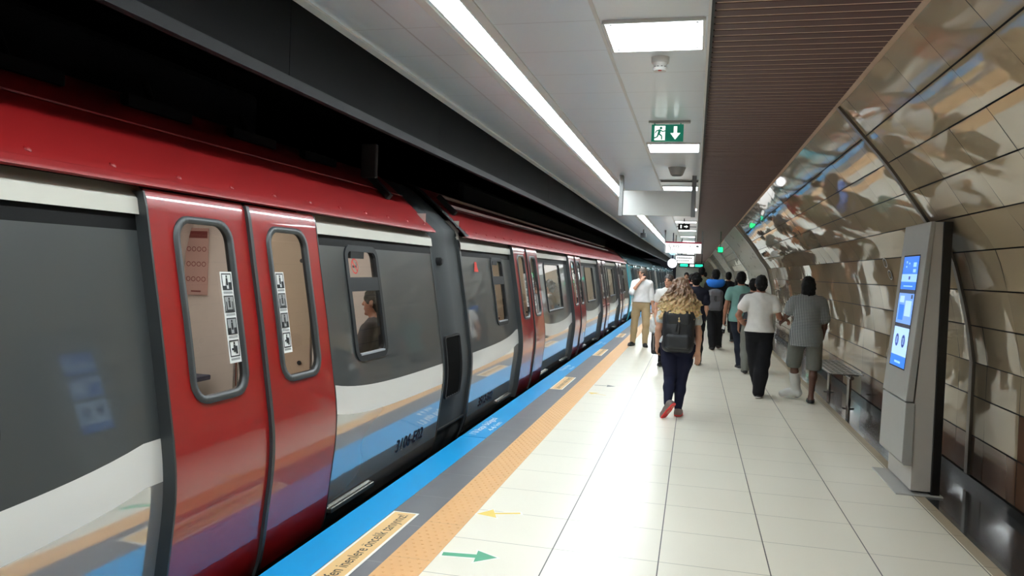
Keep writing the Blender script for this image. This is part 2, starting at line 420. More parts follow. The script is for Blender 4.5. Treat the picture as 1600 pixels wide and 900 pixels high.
def coat_paint(name, rgb, base_rough=.35, var=.03, ior=1.55):
    mt = M(name, rgb, base_rough, coat=1., var=var, scale=2.); mt.node_tree.nodes['Principled BSDF'].inputs['Coat IOR'].default_value = ior
    mt.node_tree.nodes['Principled BSDF'].inputs['Coat Roughness'].default_value = .04
    return mt
m_red = coat_paint('train_red', (138, 14, 14)); m_roofred = M('roof_red', (132, 18, 20), .42, var=.06, scale=3., spec=.4)
m_silver = M('train_silver', (200, 200, 198), .07, metal=.68, var=.02, scale=1.5)
m_belt = coat_paint('train_grey', (64, 68, 69), .3)
m_band = M('train_black_band', (10, 10, 11), .6, spec=.15)
m_cant = coat_paint('cant_white', (205, 203, 192), .35)
m_rubber = M('rubber', (52, 55, 56), .45, var=.08)
m_gang = M('gangway_grey', (46, 50, 52), .75, var=.08)
m_whitepaint = coat_paint('train_white', (222, 221, 216), .35, ior=1.5)
m_teal = coat_paint('train_teal', (40, 130, 150)); m_tealroof = coat_paint('roof_teal', (84, 150, 170), .4)
m_cyan = coat_paint('nose_cyan', (95, 205, 225))
m_glass = glass_material('train_glass', (.80, .78, .76)); m_liner = M('interior_beige', (206, 197, 188), .5)
m_inner = M('interior_dark', (90, 84, 78), .6); m_sill = M('sill_grey', (150, 156, 165), .35)
m_tlight = light_material('train_lamp', (250, 248, 244), L_TRAIN)
m_pole = M('grab_pole', (190, 190, 190), .2, metal=1.)
m_seat = M('train_seat', (60, 66, 90), .6)
m_sticker = M('sticker_white', (222, 224, 222), .4); m_ink = M('sticker_ink', (25, 27, 30), .5); m_inkgrey = M('sticker_grey', (150, 152, 152), .5)
m_signred = M('sign_red', (185, 40, 30), .5); m_poster = M('poster_pink', (186, 150, 142), .5); m_posterink = M('poster_red', (120, 52, 50), .5)
m_navy = M('number_navy', (10, 20, 44), .7, spec=.1)
m_led = M('step_metal', (175, 176, 170), .22, metal=.9)
CACHE = {}
def door_parts(car, yc, colour, stickers=True, near=True):
    """a pair of outside-hung sliding leaves, each with gasket, pane, sticker"""
    for sgn in (-1, 1):
        key = (sgn, colour.name)
        o = (-3.7, yc, 0)
        hole = tuple(sorted((sgn*.19, sgn*.59)))+(.955, 1.785, .085)
        ya, yb = (-.765, -.012) if sgn < 0 else (.012, .765)
        if key not in CACHE:
            b = MB(); holed_sheet(b, ya, yb, -.10, 1.915, [hole], lambda z: door_lip(z)+3.7, .06)
            leaf = b.build('door_leaf', colour, car, smooth=True, origin=o, weld=True)
            g = MB(); ring(g, *hole, .0, lambda z: XD(z)+3.7, .0, .001)
            g = MB(); h2 = (hole[0]+.006, hole[1]-.006, hole[2]+.006, hole[3]-.006, .08); ring(g, *h2, .034, lambda z: XD(z)+3.7, .012, .035)
            gk = g.build('window_gasket', m_rubber, leaf, smooth=True, origin=o)
            p = MB(); pane(p, *h2, lambda z: XD(z)+3.7, -.004); gl = p.build('door_pane', m_glass, leaf, smooth=True, origin=o)
            # edge post that faces along the platform and the rubber nosing at the middle
            e = MB(); ye = ya if sgn < 0 else yb
            zs = np.linspace(-.10, 1.905, 30)
            s0, s1 = (ye-.0, ye-.012) if sgn < 0 else (ye, ye+.012)
            e.sheet([[(XD(z)+3.7-.095, s0, z), (XD(z)+3.7-.095, s1, z), (door_lip(z)+3.7+.002, s1, z), (door_lip(z)+3.7+.002, s0, z)] for z in zs])
            eo = e.build('edge_post', m_rubber, leaf, smooth=False, origin=o)
            n = MB(); s0, s1 = (-.014, .0) if sgn < 0 else (.0, .014)
            n.sheet([[(XD(z)+3.7-.02, s0, z), (door_lip(z)+3.7+.019, s0, z), (door_lip(z)+3.7+.019, s1, z), (XD(z)+3.7-.02, s1, z)] for z in zs])
            no = n.build('nosing', m_rubber, leaf, origin=o)
            CACHE[key] = (leaf, gk, gl, eo, no)
        else:
            src = CACHE[key]; leaf = inst('door_leaf', src[0], car, o)
            for nm, s_ in zip(('window_gasket', 'door_pane', 'edge_post', 'nosing'), src[1:]): inst(nm, s_, leaf, o)
        if stickers:
            sticker(leaf, yc, sgn)
def flat_on_side(b, ya, yb, za, zb, xf, off, yc=0):
    b.add([(xf(za)+off, ya, za), (xf(za)+off, yb, za), (xf(zb)+off, yb, zb), (xf(zb)+off, ya, zb)], [(0,1,2,3)])
def sticker(leaf, yc, sgn):
    o = (-3.7, yc, 0); xf = lambda z: XD(z)+3.7
    c0, c1 = (-.305, -.205) if sgn < 0 else (.205, .30)
    if ('st', sgn) in CACHE:
        s_ = CACHE['st', sgn]; st = inst('safety_sticker', s_, leaf, o); return
    b = MB()
    def put(u0, u1, v0, v1, mi, lift):
        b.cur = mi; flat_on_side(b, c0+(c1-c0)*u0, c0+(c1-c0)*u1, v0, v1, xf, .004+lift)
    zt, hgt = 1.55, .112
    put(0, 1, zt-4*hgt-.01, zt, 0, 0)
    for k in range(4):
        t = zt-.008-k*hgt
        if k in (1, 2): put(.1, .9, t-.082, t, 2, .0006)
        put(.1, .9, t-.006, t, 1, .001); put(.1, .16, t-.08, t, 1, .001); put(.84, .9, t-.08, t, 1, .001); put(.1, .9, t-.084, t-.078, 1, .001)
        # little figures and blocks of the pictograms
        put(.42, .58, t-.06, t-.024, 1, .0014); put(.44, .56, t-.022, t-.010, 1, .0014)
        if k == 0: put(.15, .45, t-.078, t-.062, 1, .0014); put(.62, .84, t-.078, t-.045, 1, .0014)
        if k == 1: put(.22, .3, t-.07, t-.03, 1, .0014); put(.70, .78, t-.07, t-.03, 1, .0014); put(.2, .8, t-.078, t-.07, 1, .0014)
        if k == 2: put(.16, .38, t-.078, t-.05, 1, .0014); put(.62, .84, t-.078, t-.05, 1, .0014)
        if k == 3: put(.25, .4, t-.05, t-.04, 1, .0014); put(.58, .74, t-.07, t-.03, 1, .0014)
        put(.12, .88, t-.101, t-.090, 2, .0006)
    CACHE['st', sgn] = b.build('safety_sticker', [m_sticker, m_ink, m_inkgrey], leaf, origin=o)
def window(car, ya, yb, za, zb, transom=None, r=.05, frame_mat=None):
    o = (-3.7, (ya+yb)/2, 0); hy = (yb-ya)/2; xf = lambda z: XB(z)+3.7
    key = ('w', round(hy, 3), za, zb, transom)
    if key in CACHE:
        src = CACHE[key]; f = inst('window', src[0], car, o)
        for nm, s_ in zip(('window_pane', 'window_pane', 'sill'), src[1:]): inst(nm, s_, f, o)
        return f
    b = MB(); w = .045 if transom else .03
    ring(b, -hy, hy, za, zb, r, w, xf, .012, .05)
    if transom:
        t0, t1 = transom
        b.sheet([[(xf(z)+e, y, z) for z in np.linspace(t0, t1, 3)] for y, e in ((-hy, -.02), (-hy, .010), (hy, .010), (hy, -.02))])
        b.box(xf(zb)-.02, xf(zb)+.008, -hy*.72, hy*.2, zb-.05, zb+.0)
    f = b.build('window', M('window_rubber', (34, 36, 38), .55, spec=.3), car, smooth=False, origin=o)
    src = [f]
    for za2, zb2 in ([(za, transom[0]), (transom[1], zb)] if transom else [(za, zb)]):
        p = MB(); pane(p, -hy, hy, za2, zb2, r*.9, xf, -.006); src.append(p.build('window_pane', m_glass, f, smooth=True, origin=o))
    s_ = MB(); s_.box(xf(za)-.02, xf(za)+.016, -hy+.03, hy-.03, za-.004, za+.008); src.append(s_.build('sill', m_sill, f, origin=o))
    if not transom: src.insert(2, src[1]) if False else None
    CACHE[key] = src
    return f
def roof_profile():
    P = [(-2.40, 1.925), (-2.366, 1.930), (-2.372, 1.945), (-2.45, 2.012), (-2.532, 2.089), (-2.62, 2.172), (-2.715, 2.258), (-2.725, 2.262), (-2.87, 2.385), (-2.97, 2.453), (-3.06, 2.495), (-3.3, 2.56), (-3.7, 2.60)]
    return P+[(-7.4-x, z) for x, z in P[-2::-1]]
def train_car(name, label, y0, y1, doors, scheme, group=None, detail=True, small=(), large=(), first=False):
    red = scheme == 'red'
    c = empty(name, (-3.7, (y0+y1)/2, 0), label, 'train car', group)
    col_door = m_red if red else m_teal; col_roof = m_roofred if red else m_tealroof
    ys = sorted(doors); cuts = []
    def belt(y):
        # lower edge of the grey window band: highest at the doors, sagging between them
        d = min([abs(y-q)-.88 for q in ys]+[9]); d = max(d, 0)
        return .708+.105*math.exp(-d/.42*.85)
    wins = [(a, e, .965, 1.70, .06) for a, e in small]+[(a, e, .945, 1.70, .06) for a, e in large]
    # body side between doorways (doorways stay open behind the leaves)
    spans = []; s0 = y0
    for q in ys: spans.append((s0, q-.70)); s0 = q+.70
    spans.append((s0, y1)); spans = [s for s in spans if s[1]-s[0] > .05]
    up, lo, bk, ct, wh = MB(), MB(), MB(), MB(), MB()
    for a, e in spans:
        n = max(3, int((e-a)/.09)); yy = np.linspace(a, e, n)
        wh.sheet([[(XB(belt(y)-.19*t), y, belt(y)-.19*t) for y in yy] for t in np.linspace(0, 1, 6)])
        lo.sheet([[(XB(z), y, z) for y in yy for z in [zlo+(belt(y)-.19-zlo)*t]] for t in np.linspace(0, 1, 22) for zlo in [-.16]])
        up.sheet([[(XB(belt(y)+(.88-belt(y))*t), y, belt(y)+(.88-belt(y))*t) for y in yy] for t in (0, .5, 1)])
        holed_sheet(up, a, e, .88, 1.728, [h for h in wins if a < h[0] and h[1] < e], XB, .12)
        bk.sheet([[(XB(z), y, z) for y in (a, e)] for z in (1.728, 1.80)])
        bk.sheet([[(XB(z)-.035, y, z) for y in (y0, y1)] for z in (1.83, 1.90, 1.97)]); bk.sheet([[(x, y, 1.97) for y in (y0, y1)] for x in (-2.46, -2.40)])
        ct.sheet([[(XB(z)+o, y, z) for y in (a, e)] for z, o in ((1.80, .0), (1.80, .022), (1.87, .022), (1.885, .012), (1.93, -.03))])
    up.build('window_band', m_belt if red else M('band_dark_teal', (46, 66, 76), .3, coat=1.), c, smooth=True, weld=True)
    lo.build('lower_side', m_silver if red else M('train_blue_silver', (120, 175, 200), .12, metal=.7), c, smooth=True)
    wh.build('white_stripe', m_whitepaint if red else m_cyan, c, smooth=True)
    bk.build('black_band', m_band, c); ct.build('cant_rail', m_cant if red else m_cyan, c, smooth=False)
    # skirt under the side
    b = MB(); b.sheet([[(XB(z)-.004, y, z) for y in (y0, y1)] for z in (-.40, -.3, -.2, -.1, 0.0)]); b.build('skirt', m_band, c, smooth=True)
    # roof
    b = MB(); P = roof_profile(); b.sheet([[(x, y, z) for y in (y0, y1)] for x, z in P])
    y = y0+.25
    if detail:
        while y < y1-.1:
            b.dome((-2.435, y, 1.999), .017, (.7, 0, .7), n=8, h=.5); y += .425
        b.bar((-2.718, y0, 2.266), (-2.718, y1, 2.266), .012, .008)
    b.build('roof', col_roof, c, smooth=True, autos=.5)
    # under floor and inside
    b = MB(); b.box(-5.1, -2.5, y0+.1, y1-.1, -1.0, -.06); b.build('underframe', m_black, c)
    b = MB(); b.box(-5.1, -2.34, y0+.06, y1-.06, -.02, .02); b.build('car_floor', m_inner, c)
    b = MB()
    b.sheet([[(x, y, z) for y in (y0+.06, y1-.06)] for x, z in ((-5.05, .02), (-5.16, .7), (-5.0, 1.6), (-4.9, 2.0), (-4.5, 2.12), (-3.0, 2.12), (-2.6, 2.02), (-2.45, 1.93))])
    for ye in (y0+.06, y1-.06): b.sheet([[(x, ye, z) for x in (-5.1, -2.45)] for z in (.02, 2.1)])
    b.build('lining', m_liner, c, smooth=True)
    b = MB()
    for x in (-3.35, -4.1): b.box(x-.06, x+.06, y0+.4, y1-.4, 2.085, 2.105)
    b.build('interior_lamp', m_tlight, c)
    for q in ys: door_parts(c, q, col_door, stickers=detail)
    for a, e in small: window(c, a, e, .965, 1.70, (1.415, 1.515))
    for a, e in large: window(c, a, e, .945, 1.70)
    if detail:
        for q in ys:
            for s in (-1, 1):
                b = MB(); yq = q+s*.86
                b.prism([(-2.40, .03), (-2.92, .03), (-2.92, 1.55), (-2.80, 1.80), (-2.46, 1.86), (-2.44, 1.6)], 1, yq-.015, yq+.015)
                sc = b.build('draught_screen', M('screen_beige', (214, 196, 170), .4), c, bevel=.004)
                b = MB(); xs = ((-2.5, 1.62), (-2.5, .95), (-2.62, .95), (-2.84, 1.5))
                for x, z in xs: b.cyl((x, yq-.016, z), (x, yq-.022, z), .014, n=10)
                b.build('screen_bolt', m_ink, sc)
            b = MB(); b.cyl((-2.98, q-.86, .02), (-2.98, q-.86, 2.12), .017); b.build('grab_pole', m_pole, c, smooth=True)
            b = MB(); b.cyl((-2.98, q+.86, .02), (-2.98, q+.86, 2.12), .017); b.build('grab_pole', m_pole, c, smooth=True)
        for (a, e) in spans:
            if e-a < 1.: continue
            b = MB(); a2, e2 = a+.2, e-.2
            for side in ((-2.45, -2.86), (-5.0, -4.58)):
                xs = sorted(side); b.box(xs[0], xs[1], a2, e2, .42, .47)
            st = b.build('bench_seat', m_seat, c, bevel=.01)
        for q in ys:
            for s in (-1, 1):
                ya, yb = sorted((q+s*.93, q+s*1.62))
                if ya < y0 or yb > y1: continue
                b = MB(); x = XB(-.03); b.box(x-.02, x+.03, ya, yb, -.055, -.02); b.build('step_bar', m_led, c, bevel=.006)
    return c
door1 = [3.65-4.55, 3.65]
car1 = train_car('metro_car', 'nearest red and silver metro car, numbered 3106-E02, with its double doors in the foreground', -6., 6.72, door1, 'red', detail=True, small=[(4.93, 5.41)], large=[(.66, 2.06)])
d2 = [10.6, 15.15, 19.7, 24.25]
car2 = train_car('metro_car', 'second red and silver metro car, numbered 3512-E02, coupled behind the nearest one', 7.62, 27.2, d2, 'red', detail=True,
    small=[(8.84, 9.32), (25.55, 26.03)], large=[(12.1, 13.5), (16.75, 18.1), (21.3, 22.65)])
def later_car(label, y0, cyan_end):
    d = [y0+2.98+4.55*k for k in range(4)]
    c = train_car('metro_car', label, y0, y0+19.6, d, 'teal', group=None, detail=False, large=[(q+1.5, q+2.9) for q in d[:3]])
    if cyan_end:
        b = MB(); zs = np.linspace(-.16, 1.93, 30)
        b.sheet([[(XB(z)-.09, y0+.004, z), (XB(z)+.012, y0+.004, z), (XB(z)+.012, y0+1.3, z)] for z in zs]); b.build('cyan_corner', m_cyan, c, smooth=False)
    return c
car3 = later_car('turquoise metro car with a pale cyan corner, coupled behind the second red car', 28.1, True)
car4 = later_car('turquoise metro car, second of the turquoise cars along the train', 48.6, False)
car5 = later_car('turquoise metro car, farthest of the train near the platform end', 69.1, False)
# things on the first two cars only
on_side = lambda y, z: (XB(z)+.006, y, z)
def side_text(txt, car, y0, y1, z, size, mat, name):
    vs, fs = text_mesh(txt, size, y1-y0, .014); b = MB(); yc = (y0+y1)/2
    b.add([(XB(z+v[1])+.0035, yc+v[0]+v[1]*.22, z+v[1]) for v in vs], fs)
    return b.build(name, mat, car)
side_text('3106-E02', car1, 5.69, 6.3, .14, .135, m_navy, 'car_number')
side_text('3512-E02', car2, 8.1, 8.69, .105, .135, m_navy, 'car_number')
# no-smoking sign on the small window of car 1
def ring_disc(b, c, r, w, mk, n=24):
    rows = [[mk(c[0]+math.cos(2*PI*i/n)*q, c[1]+math.sin(2*PI*i/n)*q) for i in range(n+1)] for q in (r, r-w)]
    b.sheet(rows)
win1 = [o for o in car1.children if o.name.startswith('window') and 'band' not in o.name][0]
b = MB(); mk = lambda y, z, e=.0: (XB(z)+.004+e, y, z); cy, cz = 5.04, 1.595
b.cur = 1; ring_disc(b, (cy, cz), .056, .010, mk)
for t in (-1,): b.add([mk(cy-.042, cz+.033), mk(cy-.033, cz+.042), mk(cy+.042, cz-.033), mk(cy+.033, cz-.042)], [(0,1,2,3)])
b.cur = 0; b.add([mk(cy-.04, cz-.012, -.0004), mk(cy+.03, cz-.012, -.0004), mk(cy+.03, cz+.004, -.0004), mk(cy-.04, cz+.004, -.0004)], [(0,1,2,3)])
b.add([mk(cy+.02, cz+.004, -.0004), mk(cy+.03, cz+.004, -.0004), mk(cy+.035, cz+.03, -.0004), mk(cy+.025, cz+.03, -.0004)], [(0,1,2,3)])
b.build('no_smoking_sticker', [m_ink, m_signred], win1)
# poster inside, seen through the first door
b = MB(); px_, pyc, pz0, pz1 = -4.92, 5.6, 1.33, 2.0
leaf1 = [o for o in car1.children if o.name.startswith('door_leaf')]
b = MB(); b.cur = 0; b.box(-4.985, -4.73, 6.632, 6.645, 1.24, 1.91)
b.cur = 1; b.box(-4.975, -4.74, 6.629, 6.632, 1.81, 1.88)
for i in range(3):
    for j in range(4): ring_disc(b, (-4.945+j*.058, 1.70-i*.15), .025, .007, lambda x, z: (x, 6.630, z), 14)
b.box(-4.91, -4.80, 6.629, 6.632, 1.27, 1.285)
b.build('rules_poster', [m_poster, m_posterink], car1)
# red mark on car 2
b = MB(); zc, yc = 1.62, 8.15
b.add([(XB(z)+.007, y, z) for y, z in ((yc-.09, zc-.055), (yc+.09, zc-.055), (yc+.05, zc), (yc+.04, zc+.055), (yc-.04, zc+.055), (yc-.05, zc))], [(0,1,2,3,4,5)]); b.build('red_mark', m_signred, car2)
# dark frame round the end of car 2 and car 1
for car, ye, s in ((car2, 7.62, 1), (car1, 6.72, -1)):
    b = MB(); P = [(XB(z)+.004, z) for z in np.linspace(-.2, 1.9, 40)]
    w = .05 if s > 0 else .02
    b.sheet([[(x, ye, z), (x, ye+s*w, z)] for x, z in P]); b.sheet([[(x-.3, ye-s*.001, z), (x, ye-s*.001, z)] for x, z in P])
    b.build('end_frame', m_rubber, car, smooth=False)
b = MB(); P = roof_profile()[1:13]; b.sheet([[(x+.012, 7.60, z+.012), (x+.012, 7.74, z+.012)] for x, z in P]); b.build('roof_end_trim', m_gang, car2)
# roof rails, brackets and boxes
for x, z, yA, yB in ((-2.74, 2.30, 8.2, 24.4), (-2.86, 2.41, 8.2, 24.4)):
    b = MB(); b.bar((x, yA, z), (x, yB, z), .03, .03)
    b.build('roof_rail', M('rail_pink', (190, 160, 158), .3, metal=.4), car2)
for yq in (6.15, 8.0):
    b = MB(); b.bar((-2.60, yq, 2.20), (-2.80, yq, 2.39), .07, .05); b.build('roof_bracket', m_black, car1 if yq < 7 else car2)
b = MB(); b.box(-4.4, -3.1, -5.5, 4.9, 2.45, 2.80); b.build('roof_unit', M('roof_unit_dark', (13, 13, 15), .8, spec=.1), car1, bevel=.05)
b = MB(); b.box(-2.862, -2.72, 6.1, 6.16, 2.36, 2.655); b.build('roof_plate', M('plate_grey', (60, 60, 62), .5), car1, bevel=.01)
for yq in (.4, 1.6, 2.4, 3.3, 4.2, 5.1):
    b = MB(); b.bar((-2.86, yq, 2.41), (-2.86, yq+.5, 2.41), .05, .06); b.cyl((-2.88, yq+.25, 2.40), (-2.95, yq+.25, 2.56), .02); b.build('roof_clamp', MATS['roof_unit_dark'], car1)
b = MB(); b.box(-4.4, -3.0, 9.5, 26, 2.45, 2.74); b.build('roof_unit', MATS['roof_unit_dark'], car2, bevel=.05)
# gangways between cars
def gangway(ya, yb, label, louvre):
    g = empty('gangway', (-3.7, (ya+yb)/2, 0), label, 'gangway')
    b = MB(); P = [(XB(z)-.035, z) for z in np.linspace(-.35, 1.88, 40)]+[(x-.03, z-.03) for x, z in roof_profile()[3:13]]
    ya2, yb2 = ya+.004, yb-.004
    b.sheet([[(x, ya2, z), (x, (ya+yb)/2, z), (x, yb2, z)] for x, z in P]); b.build('bellows_cover', m_gang, g, smooth=True, solid=.02)
    b = MB(); b.box(-4.9, -2.6, ya2+.05, yb2-.05, -.9, 2.1); b.build('inner_tunnel', m_black, g)
    if louvre:
        b = MB(); z0, z1 = .36, .93; y0_, y1_ = ya+.14, yb-.32
        xf = lambda z: XB(z)-.03
        ring(b, y0_, y1_, z0, z1, .03, .02, xf, .03, .05)
        lf = b.build('louvre_frame', m_black, g)
        b = MB(); y = y0_+.03
        while y < y1_-.02:
            b.sheet([[(xf(z)+.005, y, z), (xf(z)+.03, y+.02, z), (xf(z)+.005, y+.035, z)] for z in np.linspace(z0, z1, 8)]); y += .065
        b.build('louvre_slat', m_band, lf)
        b = MB(); c = Vector((XB(1.66)-.03, ya+.22, 1.66)); b.cyl(c, c+Vector((.05, 0, 0)), .04, n=16); b.cyl(c+Vector((.05,0,0)), c+Vector((.06,0,0)), .028, n=16); b.build('round_socket', m_black, g)
        b = MB(); b.box(XB(.06)-.03, XB(.06)-.005, ya+.02, yb-.02, .05, .065); b.build('seam_strip', m_black, g)
    return g
gangway(6.72, 7.62, 'dark grey gangway cover with a black louvre between the two red cars', True)
gangway(27.2, 28.1, 'dark gangway joint between the second red car and the first turquoise car', False)
gangway(47.7, 48.6, 'dark gangway joint between the first and second turquoise cars', False)
gangway(68.2, 69.1, 'dark gangway joint before the farthest turquoise car', False)
# box on the tunnel side above the train
# ------------------------------------------------------------------ fixtures under the ceiling
m_wplastic = M('white_plastic', (225, 224, 220), .4); m_gplastic = M('grey_plastic', (150, 150, 148), .45)
m_green = light_material('exit_green', (12, 120, 96), .25); m_exitwhite = light_material('exit_white', (235, 242, 238), .7)
def poly(b, pts, mk): b.add([mk(*p) for p in pts], [tuple(range(len(pts)))])
# smoke detector
o = (-.268, 4.95, 3.0); t = empty('smoke_detector', o, 'round white smoke detector on the ceiling between the panel light and the green exit sign', 'smoke detector')
b = MB(); b.cyl((0,0,-.035), (0,0,0), .055, .058, n=28); b.build('detector_base', m_wplastic, t, smooth=True, autos=.6, origin=o)
b = MB(); b.cyl((0,0,-.062), (0,0,-.035), .036, .046, n=28); b.cyl((0,0,-.085), (0,0,-.066), .040, .046, n=28); b.build('detector_head', m_wplastic, t, smooth=True, autos=.6, origin=o)
b = MB()
for k in range(10):
    a = 2*PI*k/10; b.cyl((math.cos(a)*.038, math.sin(a)*.038, -.068), (math.cos(a)*.038, math.sin(a)*.038, -.06), .005, n=6)
b.build('detector_vent', m_black, t, origin=o)
b = MB(); b.cyl((0,-.02,-.088), (0,-.02,-.084), .012, n=12); b.build('red_indicator', m_signred, t, origin=o)
# hanging exit sign
o = (-.29, 7.0, 2.98); t = empty('exit_sign', o, 'green running-man exit sign with a white down arrow, hanging from the ceiling', 'exit sign')
b = MB(); b.box(-.17, .20, -.03, .03, -.0, .02); b.build('mounting_bar', m_alu, t, origin=o)
b = MB(); b.box(-.142, .142, -.012, .012, -.165, -.012); b.box(-.12, -.11, -.005, .005, -.012, .0); b.box(.11, .12, -.005, .005, -.012, .0); b.build('sign_panel', m_green, t, bevel=.002, origin=o)
mk = lambda x, z: (x, -.0135, z)
b = MB()
poly(b, [(-.115, -.155), (-.02, -.155), (-.02, -.025), (-.115, -.025)], mk)
b.build('door_symbol', m_exitwhite, t, origin=o)
b = MB(); mk2 = lambda x, z: (x, -.0150, z)
def limb(b, p, q, w, mk):
    d = Vector((q[0]-p[0], q[1]-p[1])).normalized(); n = Vector((-d.y, d.x))*w/2
    poly(b, [(p[0]+n.x, p[1]+n.y), (p[0]-n.x, p[1]-n.y), (q[0]-n.x, q[1]-n.y), (q[0]+n.x, q[1]+n.y)], mk)
b.cyl((-.058, -.0140, -.045), (-.058, -.0150, -.045), .012, n=12)
for p, q, w in (((-.066,-.058), (-.078,-.1), .022), ((-.066,-.062), (-.04,-.078), .010), ((-.04,-.078), (-.02,-.07), .009), ((-.07,-.062), (-.098,-.07), .010), ((-.098,-.07), (-.108,-.09), .009),
                ((-.075,-.098), (-.05,-.115), .013), ((-.05,-.115), (-.05,-.148), .011), ((-.08,-.098), (-.09,-.125), .013), ((-.09,-.125), (-.118,-.135), .011)): limb(b, p, q, w, mk2)
b.build('running_figure', m_green, t, origin=o)
b = MB(); poly(b, [(.055,-.03), (.085,-.03), (.085,-.095), (.055,-.095)], mk); poly(b, [(.025,-.09), (.115,-.09), (.07,-.15)], mk); b.build('down_arrow', m_exitwhite, t, origin=o)
# loudspeaker
o = (-.276, 10.06, 3.0); t = empty('ceiling_speaker', o, 'small grey tapered loudspeaker on the ceiling above the blank hanging panel', 'speaker')
b = MB(); b.cyl((0,0,-.10), (0,0,0), .075, .115, n=28); b.build('speaker_body', m_gplastic, t, smooth=True, autos=.6, origin=o)
b = MB(); b.cyl((0,0,-.106), (0,0,-.10), .062, .066, n=28); b.build('speaker_grille', m_dark, t, smooth=True, autos=.6, origin=o)
# air slots in the ceiling
def air_slot(y, label):
    o = (-.275, y, 3.0); t = empty('air_vent', o, label, 'vent')
    b = MB(); 
    for q in (-1, 1): b.box(q*.272-.006, q*.272+.006, -.1, .1, -.012, 0); b.box(-.272, .272, q*.1-.006, q*.1+.006, -.012, 0)
    b.build('vent_frame', m_gplastic, t, origin=o)
    b = MB()
    for k in range(6): b.box(-.266, .266, -.09+k*.034, -.08+k*.034, -.01, -.001)
    b.build('vent_louvre', m_dark, t, origin=o)
air_slot(11.45, 'grey slotted air vent in the ceiling just behind the blank hanging panel')
air_slot(22.4, 'narrow grey air vent in the ceiling nearest the white station sign')
# blank hanging panel on two posts
o = (-.6, 10.9, 3.0); t = empty('hanging_sign', o, 'blank brushed grey panel hanging between two posts from the ceiling', 'sign')
for x in (-1.065, -.055):
    b = MB(); b.box(x+.6-.03, x+.6+.03, -.04, .04, -.575, 0); b.build('hanging_post', M('post_grey', (120, 120, 120), .35, metal=.5), t, bevel=.004, origin=o)
b = MB(); b.box(-.435, .515, -.022, .022, -.565, -.215); b.build('sign_panel', M('brushed_panel', (196, 196, 192), .3, metal=.35, var=.1, scale=2.), t, bevel=.004, origin=o)
# station sign
o = (-.35, 24.5, 3.0); t = empty('exit_direction_sign', o, 'white illuminated direction sign with a dark red top stripe, hanging across the platform', 'sign')
for x in (-.60, .545):
    b = MB(); b.box(x-.02, x+.02, -.03, .03, -.72, 0); b.build('hanging_post', M('post_grey', None), t, origin=o)
b = MB(); b.box(-.57, .52, -.04, .04, -.71, -.40); b.build('sign_panel', light_material('sign_white', (240, 240, 238), .62), t, bevel=.003, origin=o)
b = MB(); b.box(-.58, .53, -.042, .042, -.405, -.355); b.build('red_stripe', M('stripe_red', (130, 25, 45), .4), t, origin=o)
ox = Vector(o)
text_obj('exit_lettering', 'Çıkış', .16, m_ink, ox+Vector((-.32, -.0425, -.485)), (1,0,0), (0,0,1), t)
text_obj('exit_lettering', 'Exit', .10, m_ink, ox+Vector((-.36, -.0425, -.60)), (1,0,0), (0,0,1), t)
b = MB(); mk = lambda x, z: (x, -.0425, z)
for cx in (.40,): poly(b, [(cx-.04,-.47), (cx+.01,-.47), (cx+.01,-.45), (cx+.05,-.49), (cx+.01,-.53), (cx+.01,-.51), (cx-.04,-.51)], mk)
poly(b, [(.18,-.46), (.2,-.46), (.2,-.52), (.18,-.52)], mk); poly(b, [(.02,-.5), (.07,-.5), (.07,-.51), (.02,-.51)], mk); poly(b, [(-.12,-.46), (-.09,-.46), (-.1,-.5), (-.11,-.5)], mk)
b.build('arrow_symbol', m_ink, t, origin=o)
# white line board behind it
o = (-.32, 27.5, 3.0); t = empty('line_board', o, 'white board with two rows of small dark print, hanging behind the direction sign', 'sign')
for x in (-.36, .30):
    b = MB(); b.box(x-.02, x+.02, -.02, .02, -.98, 0); b.build('hanging_post', m_alu, t, origin=o)
b = MB(); b.box(-.34, .28, -.03, .03, -.98, -.72); b.build('sign_panel', MATS['sign_white'], t, origin=o)
b = MB(); b.box(-.36, .30, -.035, .035, -.72, -.68); 
for k in range(9): b.box(-.30+k*.058, -.30+k*.058+.042, -.034, -.031, -.82, -.78)
for k in range(6): b.box(-.30+k*.07, -.30+k*.07+.05, -.034, -.031, -.91, -.88)
b.build('print_row', m_ink, t, origin=o)
# clock
o = (-.74, 26.0, 3.0); t = empty('platform_clock', o, 'round white clock in a dark blue ring, hanging left of the green display', 'clock')
zc = -1.02
b = MB(); b.cyl((0, -.06, zc), (0, .06, zc), .17, n=36); b.cyl((0,0,zc+.16), (0,0,-.72), .02, n=10); b.cyl((0,0,-.47), (0,0,0), .018, n=10); b.build('clock_case', M('clock_blue', (22, 34, 70), .4), t, smooth=True, autos=.6, origin=o)
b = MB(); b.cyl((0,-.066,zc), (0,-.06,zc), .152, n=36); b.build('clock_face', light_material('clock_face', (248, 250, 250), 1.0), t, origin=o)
b = MB(); b.bar((0,-.069,zc), (.015,-.069,zc+.08), .012, .003, (0,1,0)); b.bar((0,-.069,zc), (-.01,-.069,zc-.05), .014, .003, (0,1,0)); b.build('clock_hand', m_ink, t, origin=o)
for k in range(12):
    pass
b = MB(); b.cyl((0,-.05,-.60), (0,.05,-.60), .14, n=30); b.build('round_logo_plate', light_material('pale_cyan', (150, 220, 235), .7), t, smooth=True, autos=.6, origin=o)
